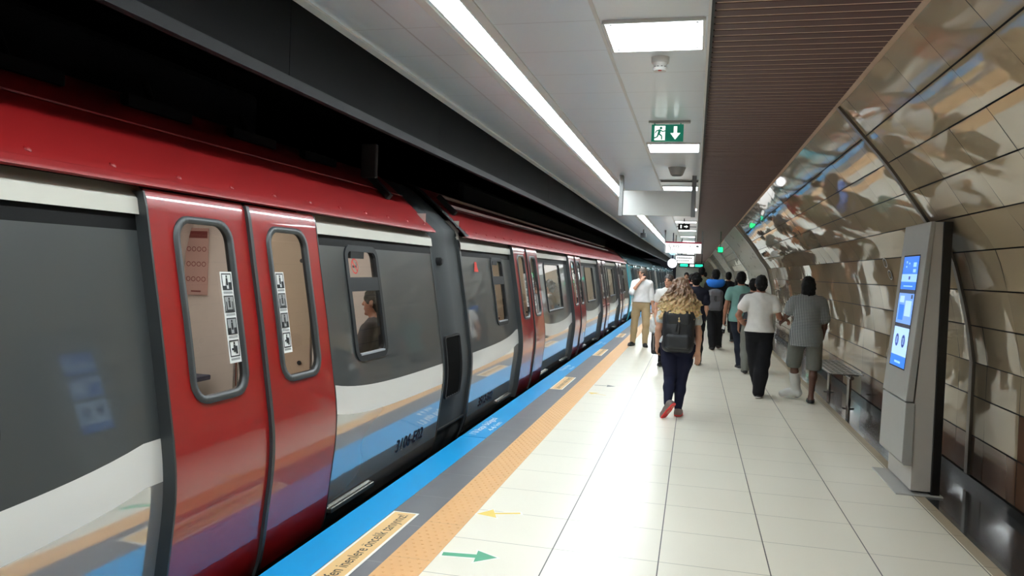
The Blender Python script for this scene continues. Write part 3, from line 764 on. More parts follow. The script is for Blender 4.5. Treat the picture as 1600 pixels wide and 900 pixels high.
# departure display
o = (-.13, 30.0, 3.0); t = empty('departure_display', o, 'black departure display with green and white luminous fields under the ceiling', 'display')
b = MB(); b.box(-.47, .47, -.06, .06, -1.11, -.93)
b.box(-.40, -.37, -.02, .02, -.93, 0); b.box(.37, .40, -.02, .02, -.93, 0); b.build('display_case', m_black, t, origin=o)
m_dg = light_material('display_green', (30, 215, 165), 1.2)
for x0, x1, mm in ((-.42, -.14, m_dg), (-.06, .10, MATS['sign_white']), (.14, .42, m_dg)):
    b = MB(); b.box(x0, x1, -.066, -.059, -1.07, -.98); b.build('display_field', mm, t, origin=o)
b = MB()
for x0, n in ((-.40, 6), (.16, 6)):
    for k in range(n): b.box(x0+k*.04, x0+k*.04+.026, -.0675, -.066, -1.04, -1.01)
b.build('display_text', M('display_ink', (10, 90, 70), .5), t, origin=o)
# cameras and the small pictogram box
def cctv(o, label):
    t = empty('security_camera', o, label, 'camera')
    b = MB(); b.box(-.02, .02, -.02, .02, -.12, 0); b.build('camera_bracket', m_dark, t, origin=o)
    b = MB(); b.box(-.085, .085, -.13, .13, -.26, -.12); b.build('camera_housing', m_dark, t, bevel=.01, origin=o)
    b = MB(); b.cyl((0,-.15,-.19), (0,-.13,-.19), .05, n=18); b.build('camera_lens', m_black, t, origin=o)
cctv((-1.60, 24.0, 2.985), 'dark boxy security camera under the ceiling edge above the train')
o = (-.30, 19.2, 3.0); t = empty('pictogram_box', o, 'small black box sign with white pictograms hanging in front of the direction sign', 'sign')
b = MB(); b.box(-.14, .14, -.03, .03, -.27, -.13); b.box(-.01, .01, -.01, .01, -.13, 0); b.build('sign_case', m_black, t, origin=o)
b = MB(); b.box(-.09, -.055, -.034, -.03, -.24, -.16); mk = lambda x, z: (x, -.034, z)
poly(b, [(.0,-.185), (.05,-.185), (.05,-.16), (.1,-.2), (.05,-.24), (.05,-.215), (.0,-.215)], mk); b.build('white_pictogram', m_exitwhite, t, origin=o)
# green exit sign at the slat edge
o = (.80, 26.0, 3.0); t = empty('green_exit_light', o, 'small glowing green exit light hanging below the far brown slats by the wall', 'exit sign')
b = MB(); b.box(-.09, .09, -.02, .02, -.62, -.42); b.cyl((0,0,-.42), (0,0,.085), .012, n=8); b.build('light_case', M('exit_case', (30, 90, 60), .4), t, origin=o)
b = MB(); b.box(-.075, .075, -.026, -.02, -.60, -.44); b.build('green_field', light_material('exit_glow', (20, 220, 120), 1.6), t, origin=o)

# ------------------------------------------------------------------ floor stickers
m_tan = M('sticker_tan', (226, 188, 130), .45); m_yel = M('arrow_yellow', (226, 198, 96), .5); m_grn = M('arrow_green', (76, 160, 122), .5); m_dgr = M('arrow_dark', (84, 92, 88), .5)
m_txt = M('sticker_text', (46, 40, 34), .5); m_stw = M('sticker_edge', (238, 236, 228), .45)
def text_sticker(y0, y1, label):
    o = (-1.765, (y0+y1)/2, .0); t = empty('floor_sticker', o, label, 'floor sticker'); h = (y1-y0)/2
    b = MB(); b.cur = 0; b.box(-.088, .088, -h, h, .0002, .0012); b.cur = 1; b.box(-.072, .072, -h+.016, h-.016, .0012, .0018); b.build('sticker_sheet', [m_stw, m_tan], t, origin=o)
    text_obj('lettering', 'Lütfen inenlere öncelik tanıyınız!', .10, m_txt, Vector(o)+Vector((.004, 0, .0022)), (0,1,0), (-1,0,0), t, width=2*h-.12)
text_sticker(3.36, 4.62, 'nearest tan courtesy sticker with dark lettering on the grey strip, beside the near doors')
text_sticker(10.1, 11.34, 'tan courtesy sticker on the grey strip, first one beyond the nearest sticker')
text_sticker(14.5, 15.76, 'tan courtesy sticker on the grey strip, just nearer than the man on the phone')
text_sticker(18.9, 20.1, 'tan courtesy sticker on the grey strip, beyond the man on the phone')
def arrow_sticker(c, dirv, length, mat, label, w=.035, edge=True):
    d = Vector((dirv[0], dirv[1], 0)).normalized(); n = Vector((-d.y, d.x, 0)); o = Vector((c[0], c[1], 0))
    t = empty('floor_arrow', o, label, 'floor sticker')
    def shape(e):
        L = length/2; hw = w/2+e; hh = .085+e
        return [(-L-e, -hw), (L-.12, -hw), (L-.12-e, -hh-e*.5), (L+e*1.6, 0), (L-.12-e, hh+e*.5), (L-.12, hw), (-L-e, hw)]
    if edge:
        b = MB(); b.add([d*x+n*y+Vector((0,0,.0008)) for x, y in shape(.014)], [tuple(range(7))]); b.build('white_edge', m_stw, t, origin=o)
    b = MB(); b.add([d*x+n*y+Vector((0,0,.0016)) for x, y in shape(0)], [tuple(range(7))]); b.build('arrow', mat, t, origin=o)
arrow_sticker((-1.16, 4.04), (1, .13), .31, m_grn, 'green arrow sticker on the beige tiles, pointing away from the train', .05)
arrow_sticker((-1.19, 4.80), (-.92, -.36), .29, m_yel, 'yellow arrow sticker with worn edges, pointing to the train behind the green arrow', .03)
arrow_sticker((-1.17, 10.715), (1, .05), .30, m_dgr, 'dark arrow sticker on the tiles left of the woman with the backpack', .03, False)
arrow_sticker((-1.19, 9.96), (-.86, .5), .29, m_yel, 'faint yellow arrow sticker just nearer than the dark arrow', .018, False)
m_bw = M('blue_text', (236, 240, 242), .45)
def edge_text(y0, y1, label):
    o = Vector((-1.975, (y0+y1)/2, .001)); t = empty('edge_lettering', o, label, 'floor lettering')
    text_obj('upper_lettering', "1'li kapı bölgesi", .105, m_bw, o+Vector((-.05, 0, .0012)), (0,1,0), (-1,0,0), t, width=(y1-y0))
    text_obj('lower_lettering', '4-6 km', .08, m_bw, o+Vector((.06, .02, .0012)), (0,1,0), (-1,0,0), t, width=(y1-y0)*.5)
edge_text(7.0, 7.85, 'nearest white lettering on the blue platform edge, by the gangway')
edge_text(12.0, 12.8, 'white lettering on the blue platform edge, second from the gangway')
edge_text(16.6, 17.4, 'white lettering on the blue platform edge beside the man on the phone')

# ------------------------------------------------------------------ information kiosk
KX, KY0, KY1 = 1.72, 6.30, 7.02
o = (1.75, 6.66, 0); t = empty('information_kiosk', o, 'tall grey wedge-shaped information kiosk with a blue touch screen by the wall', 'kiosk')
m_kgrey = M('kiosk_grey', (158, 158, 154), .4); m_kside = M('kiosk_side', (178, 174, 168), .45); m_kwhite = M('kiosk_white', (188, 182, 176), .45)
def kp(x, z): return (x-o[0], z)
ka, kb = KY0-o[1], KY1-o[1]
b = MB(); b.prism([kp(1.81, 2.085), kp(1.752, 2.085), kp(1.672, .70), kp(1.672, .03), kp(1.81, .03)], 1, ka+.012, kb-.012); b.build('cabinet_body', m_kside, t, bevel=.003, origin=o)
b = MB(); b.box(1.81-o[0], 1.872-o[0], ka, kb, .008, 2.088); b.build('back_panel', M('kiosk_black', (16, 15, 14), .35), t, bevel=.003, origin=o)
b = MB(); b.prism([kp(1.752, 2.088), kp(1.722, 2.088), kp(1.605, .712), kp(1.66, .712)], 1, ka, kb); fp = b.build('screen_panel', m_kgrey, t, bevel=.005, origin=o)
b = MB(); b.prism([kp(1.672, .70), kp(1.607, .70), kp(1.598, .24), kp(1.612, .22), kp(1.672, .22)], 1, ka, kb); b.build('lower_door', m_kgrey, t, bevel=.005, origin=o)
b = MB(); b.box(1.56-o[0], 1.89-o[0], ka-.03, kb+.06, 0, .012); b.build('base_plate', M('plate_light', (176, 176, 172), .35), t, bevel=.003, origin=o)
def face(y, z, e=.003): # point on the slanted screen panel
    x = 1.722+(1.605-1.722)*(2.088-z)/(2.088-.712); return (x-o[0]-e, y, z)
S0, S1, SZ0, SZ1 = ka+.16, kb-.12, .94, 1.83
def srect(b, u0, u1, v0, v1, e):   # u from the near (right) edge 0 to 1, v from bottom
    p = [face(S0+(S1-S0)*u, SZ0+(SZ1-SZ0)*v, e) for u, v in ((u0,v0), (u1,v0), (u1,v1), (u0,v1))]; b.add(p, [(0,1,2,3)])
b = MB(); srect(b, -.03, 1.03, -.012, 1.012, .002); scr = b.build('screen_bezel', m_black, t, origin=o)
def scol(name, rgb, e): return light_material(name, rgb, e)
m_s1 = scol('screen_blue', (48, 118, 222), .6); m_s2 = scol('screen_pale', (150, 195, 240), .6); m_s3 = scol('screen_map', (110, 155, 225), .55); m_s4 = scol('screen_dark', (50, 55, 70), .3); m_s5 = scol('screen_navy', (28, 62, 150), .4); m_s6 = scol('screen_light', (170, 205, 245), .6)
b = MB()
for mi, u0, u1, v0, v1, e in ((0,0,1,.70,1,.003),(1,0,1,.77,.84,.0036),(3,0,1,.665,.70,.003),(2,0,1,.39,.665,.003),(3,0,1,.355,.39,.003),(5,0,1,.10,.355,.003),(0,0,1,0,.10,.003),
        (1,.12,.32,.905,.945,.004),(1,.12,.30,.855,.885,.004),(1,.72,.80,.94,.96,.004),(1,.72,.8,.90,.915,.004),(1,.55,.62,.93,.945,.004),(4,.42,.52,.79,.82,.0042),(1,.2,.8,.725,.735,.004),
        (5,.1,.5,.46,.6,.0036),(0,.55,.9,.42,.56,.0036),(3,.08,.18,.62,.655,.004),(5,.6,.9,.58,.64,.0036),(1,.3,.7,.03,.05,.004)):
    b.cur = mi; srect(b, u0, u1, v0, v1, e)
for u in (.3, .72):
    b.cur = 4; b.add([face(S0+(S1-S0)*(u+.115*math.cos(a)), SZ0+(SZ1-SZ0)*(.235+.058*math.sin(a)), .0042) for a in np.linspace(0, 2*PI, 24, endpoint=False)], [tuple(range(24))])
    b.cur = 5
    for q in (-.03, .03): srect(b, u+q-.012, u+q+.012, .205, .265, .0048)
b.build('screen_image', [m_s1, m_s2, m_s3, m_s4, m_s5, m_s6], scr, origin=o)
# ring stickers on the wall beyond the kiosk
for k, (y, z, lab) in enumerate(((9.1, 1.83, 'upper white-edged dark ring sticker on the wall just left of the kiosk'), (9.03, 1.70, 'lower white-edged dark ring sticker on the wall just left of the kiosk'))):
    x = float(np.interp(z, [p[1] for p in WP], [p[0] for p in WP])); nrm = Vector((-.94, 0, -.30)).normalized(); up = Vector((-.30, 0, .94)); lf = Vector((0, -1, 0))
    o2 = Vector((x, y, z))+nrm*.012
    b = MB(); mkc = lambda r, e: [lf*(math.cos(a)*r*1.15)+up*(math.sin(a)*r*.85)+nrm*e for a in np.linspace(0, 2*PI, 24, endpoint=False)]
    b.cur = 0; b.add(mkc(.068, .001), [tuple(range(24))]); b.cur = 1; b.add(mkc(.056, .002), [tuple(range(24))]); b.cur = 2; b.add(mkc(.034, .003), [tuple(range(24))])
    w_ = b.build('wall_sticker', [m_sticker, m_ink, MATS['wall_panel']], origin=o2); props(w_, lab, 'sticker')

# ------------------------------------------------------------------ bench by the wall
def bench(yc, L, label):
    o = (1.90, yc, 0); t = empty('platform_bench', o, label, 'bench'); h = L/2
    m_bs = M('bench_steel', (176, 176, 172), .22, metal=1.)
    b = MB()
    nx, ny = 5, int(L/.11)
    for i in range(nx+1):
        x = -.19+.38*i/nx; b.bar((x, -h, .44), (x, h, .44), .030 if i in (0, nx) else .012, .014)
    for j in range(ny+1):
        y = -h+L*j/ny; b.bar((-.19, y, .442), (.19, y, .442), .05, .008)
    b.build('seat_grid', m_bs, t, origin=o)
    b = MB(); b.cyl((.06, -h-.05, .40), (.06, h+.05, .40), .024, n=14); b.build('support_tube', m_bs, t, smooth=True, autos=.6, origin=o)
    for y in (-h+.12, h-.12):
        b = MB(); b.cyl((.06, y, 0.006), (.06, y, .40), .026, n=16); b.cyl((.06, y, 0), (.06, y, .012), .07, n=20); b.bar((-.17, y, .422), (.17, y, .422), .03, .02); b.build('bench_leg', m_bs, t, smooth=True, autos=.6, origin=o)
bench(11.0, 1.65, 'steel mesh bench on round legs by the wall behind the kiosk')
# ------------------------------------------------------------------ people: signed-distance solids meshed by surface nets
class Solid:
    """smooth union of tapered limbs, ellipsoids and boxes, meshed on a grid of step h"""
    def __init__(s): s.p = []
    def cone(s, a, b, ra, rb=None, k=.02, flat=None):
        s.p.append(('cone', np.array(a, float), np.array(b, float), ra, ra if rb is None else rb, k, flat)); return s
    def chain(s, pts, rad, k=.02):
        for i in range(len(pts)-1): s.cone(pts[i], pts[i+1], rad[i], rad[i+1], k)
        return s
    def ell(s, c, r, k=.03, R=None): s.p.append(('ell', np.array(c, float), np.array(r, float), k, R)); return s
    def box(s, c, hsz, rnd=.02, k=.02, R=None): s.p.append(('box', np.array(c, float), np.array(hsz, float), rnd, k, R)); return s
    def cut(s, p, n, soft=0.): s.p.append(('cut', np.array(p, float), np.array(n, float)/np.linalg.norm(n))); return s
    def sub(s, c, r): s.p.append(('sub', np.array(c, float), np.array(r, float))); return s
    def noise(s, amp, freq, seed=0): s.p.append(('noise', amp, freq, seed)); return s
    def bounds(s):
        lo, hi = np.full(3, 9.), np.full(3, -9.)
        for q in s.p:
            if q[0] == 'cone':
                m_ = max(q[3], q[4]); lo = np.minimum(lo, np.minimum(q[1], q[2])-m_); hi = np.maximum(hi, np.maximum(q[1], q[2])+m_)
            elif q[0] in ('ell', 'box'):
                e = np.full(3, np.linalg.norm(q[2])) if q[4 if q[0] == 'ell' else 5] is not None else q[2]
                lo = np.minimum(lo, q[1]-e); hi = np.maximum(hi, q[1]+e)
        return lo, hi
    def mesh(s, h):
        lo, hi = s.bounds(); lo = lo-3*h-.012; hi = hi+3*h+.012
        n = np.ceil((hi-lo)/h).astype(int)+1; D = np.full(n, 1., np.float32)
        ax = [lo[i]+h*np.arange(n[i]) for i in range(3)]
        def region(a, b):
            i0 = np.maximum(((a-lo)/h).astype(int)-1, 0); i1 = np.minimum(((b-lo)/h).astype(int)+2, n)
            sl = tuple(slice(i0[i], i1[i]) for i in range(3))
            P = np.stack(np.meshgrid(*[ax[i][sl[i]] for i in range(3)], indexing='ij'), -1)
            return sl, P
        for q in s.p:
            if q[0] == 'cone':
                a, b, ra, rb, k, flat = q[1:]; m_ = max(ra, rb)+k+2*h
                sl, P = region(np.minimum(a, b)-m_, np.maximum(a, b)+m_)
                ba = b-a; t = np.clip(((P-a)@ba)/max(ba@ba, 1e-9), 0, 1)
                V = P-a-t[..., None]*ba
                if flat is not None: V = V/np.array(flat)
                d = np.sqrt((V*V).sum(-1))-(ra+(rb-ra)*t)
            elif q[0] == 'ell':
                c, r, k, R = q[1:]; m_ = (np.full(3, r.max()) if R is not None else r)+k+2*h
                sl, P = region(c-m_, c+m_); V = P-c
                if R is not None: V = V@np.array(R)
                k0 = np.sqrt(((V/r)**2).sum(-1)); k1 = np.sqrt(((V/(r*r))**2).sum(-1))+1e-9; d = k0*(k0-1)/k1
            elif q[0] == 'box':
                c, e, rnd, k, R = q[1:]; m_ = (np.full(3, np.linalg.norm(e)) if R is not None else e)+k+2*h
                sl, P = region(c-m_, c+m_); V = P-c
                if R is not None: V = V@np.array(R)
                V = np.abs(V)-(e-rnd); d = np.sqrt((np.maximum(V, 0)**2).sum(-1))+np.minimum(V.max(-1), 0)-rnd
            else: continue
            A = D[sl]; hh = np.maximum(k-np.abs(A-d), 0)/k if k > 0 else 0
            D[sl] = np.minimum(A, d)-hh*hh*k*.25
        for q in s.p:
            if q[0] == 'cut':
                P = np.stack(np.meshgrid(*ax, indexing='ij'), -1); D = np.maximum(D, ((P-q[1])@q[2]).astype(np.float32))
            elif q[0] == 'sub':
                P = np.stack(np.meshgrid(*ax, indexing='ij'), -1); V = P-q[1]; D = np.maximum(D, (-(np.sqrt(((V/q[2])**2).sum(-1))-1)*q[2].min()).astype(np.float32))
            elif q[0] == 'noise':
                X, Y, Z = np.meshgrid(*ax, indexing='ij'); amp, f, sd = q[1:]
                D = D+(amp*(np.sin(X*f+sd+2*np.sin(Z*f*.6+sd))*np.sin(Z*f*.8+1.3*sd+1.7*np.sin(X*f*.5))+.5*np.sin(Y*f*1.3+Z*f*.9+sd))).astype(np.float32)
        return surface_nets(D, lo, h)
def surface_nets(D, lo, h):
    S = D < 0
    c = [(i, j, k) for i in (0, 1) for j in (0, 1) for k in (0, 1)]
    n = np.array(D.shape)-1
    cnt = np.zeros(n, np.int8)
    for i, j, k in c: cnt += S[i:n[0]+i, j:n[1]+j, k:n[2]+k]
    act = (cnt > 0) & (cnt < 8); idx = np.argwhere(act)
    cd = np.stack([D[idx[:, 0]+i, idx[:, 1]+j, idx[:, 2]+k] for i, j, k in c], 1)
    pos = np.zeros((len(idx), 3)); w = np.zeros(len(idx))
    for a in range(8):
        for b_ in range(a+1, 8):
            if sum(x != y for x, y in zip(c[a], c[b_])) != 1: continue
            da, db = cd[:, a], cd[:, b_]; cr_ = (da < 0) != (db < 0)
            t = np.where(cr_, da/np.where(cr_, da-db, 1), 0); ca, cb = np.array(c[a]), np.array(c[b_])
            pos += cr_[:, None]*(ca+t[:, None]*(cb-ca)); w += cr_
    V = lo+h*(idx+pos/w[:, None])
    num = np.full(n, -1, np.int64); num[act] = np.arange(len(idx))
    F = []
    for axn in range(3):
        e = [0, 0, 0]; e[axn] = 1
        A = S[:S.shape[0]-e[0], :S.shape[1]-e[1], :S.shape[2]-e[2]]; B = S[e[0]:, e[1]:, e[2]:]
        ed = np.argwhere(A != B); u, v = [(1, 2), (2, 0), (0, 1)][axn]
        ok = (ed[:, u] > 0) & (ed[:, v] > 0) & (ed[:, u] < n[u]) & (ed[:, v] < n[v]); ed = ed[ok]
        if not len(ed): continue
        def at(du, dv):
            q = ed.copy(); q[:, u] -= du; q[:, v] -= dv; return num[q[:, 0], q[:, 1], q[:, 2]]
        quad = np.stack([at(1, 1), at(0, 1), at(0, 0), at(1, 0)], 1)
        flip = ~S[ed[:, 0], ed[:, 1], ed[:, 2]]; quad[flip] = quad[flip][:, ::-1]
        F.append(quad)
    return V, np.concatenate(F)
def solid_obj(name, sol, h, mat, parent):
    V, F = sol.mesh(h)
    me = bpy.data.meshes.new(name); me.vertices.add(len(V)); me.vertices.foreach_set('co', V.astype(np.float32).ravel())
    me.loops.add(F.size); me.polygons.add(len(F)); me.loops.foreach_set('vertex_index', F.astype(np.int32).ravel())
    me.polygons.foreach_set('loop_start', np.arange(0, F.size, 4, dtype=np.int32)); me.polygons.foreach_set('loop_total', np.full(len(F), 4, np.int32))
    me.polygons.foreach_set('use_smooth', np.ones(len(F), bool)); me.update(calc_edges=True); me.validate()
    me.materials.append(mat)
    o = bpy.data.objects.new(name, me); COL.objects.link(o)
    if parent is not None: o.parent = parent
    return o
m_skin = M('skin', (198, 148, 122), .5, var=.06, scale=14.); m_skin_tan = M('skin_tan', (150, 100, 78), .5, var=.06); m_skin_dark = M('skin_dark', (92, 62, 50), .5, var=.06)
m_hair_k = M('hair_black', (17, 15, 15), .75, var=.5, scale=60., spec=.2, bump=.4, bscale=120.); m_hair_b = M('hair_brown', (58, 46, 40), .5, var=.3, scale=60.); m_hair_g = M('hair_greybrown', (88, 78, 70), .6, var=.25, scale=50.)
m_eye = M('eye_white', (225, 222, 216), .3); m_iris = M('iris', (36, 24, 18), .3); m_lip = M('lip', (160, 92, 82), .5)
def rotm(rx=0, ry=0, rz=0):
    return np.array(Matrix.Rotation(rz, 3, 'Z') @ Matrix.Rotation(ry, 3, 'Y') @ Matrix.Rotation(rx, 3, 'X'))
J0 = dict(head=(0, .015, 1.635), neck=(0, -.012, 1.475), chest=(0, 0, 1.29), waist=(0, .005, 1.09), hip=(0, -.005, .96),
    shL=(-.175, -.01, 1.425), shR=(.175, -.01, 1.425), elL=(-.225, -.03, 1.13), elR=(.225, -.03, 1.13), wrL=(-.235, .04, .88), wrR=(.235, .04, .88),
    hiL=(-.09, 0, .93), hiR=(.09, 0, .93), knL=(-.095, .015, .50), knR=(.095, .015, .50), anL=(-.095, -.02, .085), anR=(.095, -.02, .085), toL=(-.11, .15, .03), toR=(.11, .15, .03))
def foot(J, L, s):
    """forward and up axes of the foot and the point of the sole under the ankle"""
    an, to = J['an'+L], J['to'+L]; d = to-an; ln = np.linalg.norm(d); d = d/ln
    v = np.array((0, 0, 1.))-d*d[2]
    if np.linalg.norm(v) < .35: v = np.array((0, 1., 0))-d*d[1]
    v /= np.linalg.norm(v); sn = min(.055*s/ln, .6); cn = math.sqrt(1-sn*sn)
    return d*cn+v*sn, v*cn-d*sn, an-(v*cn-d*sn)*.085*s
def person(label, loc, heading, H, pose={}, h=.0075, skin=None, hair=None, hair_mat=None, top=None, bottom=None, shoes=None, extra=None, group=None, build=1., hand_pose={}, face=False, hipw=1., headrot=(0, 0, 0), sole=None, sitting=False):
    s = H/1.75; skin = skin or m_skin
    J = {k: np.array(v, float)*s for k, v in J0.items()}
    for k, v in pose.items(): J[k] = np.array(v, float)          # pose overrides in metres
    root = empty('person', (loc[0], loc[1], loc[2] if len(loc) > 2 else 0), label, 'person', group, rotz=heading)
    W = build
    R = rotm(*headrot); hc = J['head']
    hd = lambda p: hc+R@(np.array(p)*s)
    # ---- body, one continuous surface
    B = Solid()
    def torso(Sd, g, k=.06):
        sh = (J['shL']+J['shR'])/2
        dn = np.array((0, 0, .024))*s; Sd.cone(J['shL']*.84+sh*.16-dn, J['shR']*.84+sh*.16-dn, .056*s*W**.5+g, .056*s*W**.5+g, k)
        for L in 'LR': Sd.cone(J['neck']-dn*.6, J['sh'+L]*.8+sh*.2-dn*.8, .046*s+g*.6, .044*s+g*.6, .03)
        Sd.ell(J['chest']+np.array((0, .0, .02))*s, (.155*s*W+g, .108*s*W+g, .20*s+g), k)
        Sd.ell(J['waist'], (.138*s*W+g, .098*s*W+g, .17*s+g), k)
        Sd.ell(J['hip'], (.163*s*W*hipw+g, .112*s*W*hipw**.6+g, .135*s+g), k)
    torso(B, 0.)
    B.cone(J['neck']-np.array((0, 0, .02))*s, hd((0, -.02, -.07)), .054*s, .050*s, .04)
    B.ell(hc+R@(np.array((0, -.005, .02))*s), np.array((.074, .094, .098))*s, .02, R)
    B.ell(hd((0, .022, -.05)), np.array((.056, .066, .075))*s, .04, R)
    B.cone(hd((0, .086, .012)), hd((0, .108, -.022)), .010*s, .014*s, .015)
    B.ell(hd((0, .072, .030)), np.array((.052, .022, .014))*s, .02, R)
    B.ell(hd((0, .080, -.062)), np.array((.024, .014, .012))*s, .02, R); B.ell(hd((0, .075, -.105)), np.array((.022, .018, .016))*s, .02, R)
    for q in (-1, 1): B.ell(hd((q*.077, -.005, -.005)), np.array((.012, .022, .033))*s, .008, R)
    Hn = {}
    for q, L in ((-1, 'L'), (1, 'R')):
        B.chain([J['sh'+L]-np.array((0, 0, .012))*s, J['el'+L]*.5+J['sh'+L]*.5, J['el'+L], J['el'+L]*.65+J['wr'+L]*.35, J['wr'+L]], [.050*s*W**.5, .045*s*W**.5, .037*s, .038*s, .025*s], .02)
        fa = J['wr'+L]-J['el'+L]; d = fa/np.linalg.norm(fa)
        hp = hand_pose.get(L, {}); d = np.array(hp.get('dir', d), float); d /= np.linalg.norm(d)
        pn = np.array(hp.get('palm', (-q*.9, .25, 0)), float); pn -= d*(pn@d); pn /= np.linalg.norm(pn)   # palm faces this way
        sd = np.cross(d, pn); thumb_side = sd if (sd@np.array(hp.get('thumb', (0, 1, .2)), float)) > 0 else -sd
        curl = hp.get('curl', .35); wr = J['wr'+L]
        pc = wr+d*.05*s
        B.cone(wr, wr+d*.02*s, .024*s, .026*s, .012)
        for i, off in enumerate((-.027, -.009, .009, .027)):     # palm ridges and the four fingers, little to index
            B.cone(wr+d*.015*s+thumb_side*off*.6*s, wr+d*.088*s+thumb_side*off*s, .0165*s, .0125*s, .012)
            ln = (.060, .074, .080, .070)[i]*s; base = wr+d*.088*s+thumb_side*off*s
            a1, a2, a3 = curl*.8, curl*1.8, curl*2.6; dirs = [d*math.cos(a)+pn*math.sin(a) for a in (a1, a2, a3)]
            p1 = base+dirs[0]*ln*.45; p2 = p1+dirs[1]*ln*.32; p3 = p2+dirs[2]*ln*.23
            B.chain([base, p1, p2, p3], [.0098*s, .0092*s, .0085*s, .0075*s], .004)
        tb = wr+d*.025*s+thumb_side*.026*s; t1 = tb+(d*.6+thumb_side*.65+pn*.35)*.04*s; t2 = t1+(d*.85+thumb_side*.15+pn*.4)*.034*s
        B.chain([tb, t1, t2], [.015*s, .0115*s, .009*s], .006)
        Hn[L] = wr+d*.10*s
        B.chain([J['hi'+L], J['hi'+L]*.5+J['kn'+L]*.5, J['kn'+L]], [.082*s*W**.7*hipw, .070*s*W**.7*hipw, .053*s*hipw**.5], .03)
        an, kn = J['an'+L], J['kn'+L]; back = np.cross(np.array((1., 0, 0)), an-kn); back = back/np.linalg.norm(back)
        if back[1] > 0: back = -back
        B.chain([kn, kn*.68+an*.32+back*.012*s, an], [.052*s, .052*s, .033*s], .025)
        f, u, S_ = foot(J, L, s)
        B.chain([an, S_+f*-.02*s+u*.045*s], [.034*s, .036*s], .02); B.chain([S_-f*.025*s+u*.034*s, S_+f*.07*s+u*.036*s, S_+f*.165*s+u*.024*s], [.033*s, .034*s, .022*s], .025)
    body = solid_obj('body', B, h, skin, root)
    up = J['neck']-J['chest']
    # ---- clothes
    if top:
        T = Solid(); g = top.get('gap', .014); torso(T, g)
        sl = top.get('sleeve', .55)
        for L in 'LR':
            a, e, w_ = J['sh'+L], J['el'+L], J['wr'+L]
            if sl <= 1:
                tip = a+(e-a)*sl; a = a-np.array((0, 0, .012))*s; T.chain([a, (a+tip)/2, tip], [.058*s*W**.5+g*.6, .056*s*W**.5+g*.7, .055*s*W**.5+g*.9], .025)
            else:
                tip = e+(w_-e)*(sl-1); a = a-np.array((0, 0, .012))*s; T.chain([a, e, tip], [.056*s*W**.5+g*.6, .047*s+g*.7, .040*s+g*.5], .025)
        hem = top.get('hem', .9)*s
        T.chain([J['waist'], np.array((J['hip'][0], J['hip'][1], hem-.02))], [.11*s, .11*s], .05)
        T.ell((J['hip'][0], J['hip'][1], max(hem, J['hip'][2]-.03*s)), (.168*s*W+g, .118*s*W+g, .12*s), .05)
        if hem < J['hip'][2]-.05*s: T.cone(J['hip'], (J['hip'][0], J['hip'][1], hem-.04*s), .168*s*W*hipw+g, .172*s*W*hipw+g, .04, flat=(1, .70, 1))
        T.noise(top.get('fold', .0035), 26., len(label))
        T.cut((0, 0, hem), (0, 0, -1)); T.sub(J['neck']+np.array((0, .012, .055))*s, np.array((.068, .070, .065))*s)
        solid_obj(top.get('name', 't_shirt'), T, h, top['mat'], root)
    if bottom:
        T = Solid(); g = bottom.get('gap', .012); ln = bottom.get('len', 1.)
        T.ell(J['hip'], (.163*s*W*hipw+g, .113*s*W*hipw**.6+g, .135*s+g), .05); T.ell(J['hip']*.7+J['waist']*.3, (.150*s*W+g, .106*s*W+g, .11*s+g), .05)
        for q, L in ((-1, 'L'), (1, 'R')):
            a, kn, an = J['hi'+L], J['kn'+L], J['an'+L]; lo = bottom.get('loose', .0)
            if ln <= .6:
                e = a+(kn-a)*(ln/.5); T.chain([a, e], [.084*s*W**.7+g, .074*s+g+lo], .015); 
                ez = e[2]
            else:
                e = kn+(an-kn)*((ln-.5)/.5); back = np.array((0, -.012, 0))*s
                T.chain([a, (a+kn)/2, kn, kn*.6+e*.4+back, e], [.085*s*W**.7*hipw+g, .073*s*W**.7*hipw+g+lo*.6, .056*s*hipw**.5+g+lo, .053*s*hipw**.5+g+lo, .040*s+g+lo*.9], .03)
        T.noise(bottom.get('fold', .003), 22., 2.+len(label))
        T.cut((0, 0, bottom.get('waist', 1.03)*s), (0, 0, 1))
        if ln <= .6: T.cut((0, 0, bottom['hem']*s), (0, 0, -1))
        solid_obj(bottom.get('name', 'trousers'), T, h, bottom['mat'], root)
    if bottom and bottom.get('belt'):
        T = Solid(); z = bottom['waist']*s; T.ell(J['hip']*.7+J['waist']*.3, (.152*s*W+.016, .108*s*W+.016, .16*s), .01); T.cut((0, 0, z+.005), (0, 0, 1)); T.cut((0, 0, z-.035), (0, 0, -1))
        solid_obj('belt', T, h, bottom['belt'], root)
    if shoes:
        for L in 'LR':
            if L in shoes.get('skip', ''): continue
            f, u, S_ = foot(J, L, s)
            P = lambda a_, b_: S_+f*a_*s+u*b_*s
            T = Solid(); slip = shoes.get('slip')
            if not slip: T.chain([P(-.005, .075), P(-.02, .05)], [.045*s, .044*s], .03)
            T.chain([P(-.035, .034), P(.07, .036), P(.155, .028), P(.185, .024)], [.042*s, .046*s, .043*s, .030*s], .03)
            if slip: T.cut(P(0, .046), tuple(u))
            T.cut(P(0, .014), tuple(-u))
            so = solid_obj('shoe', T, h, shoes['mat'], root)
            if sole or shoes.get('sole'):
                T = Solid(); T.chain([P(-.035, .014), P(.07, .014), P(.155, .014), P(.185, .014)], [.046*s, .049*s, .047*s, .034*s], .03)
                T.cut(P(0, .020), tuple(u)); T.cut(P(0, .001), tuple(-u))
                solid_obj('sole', T, min(h, .007), sole or shoes['sole'], so)
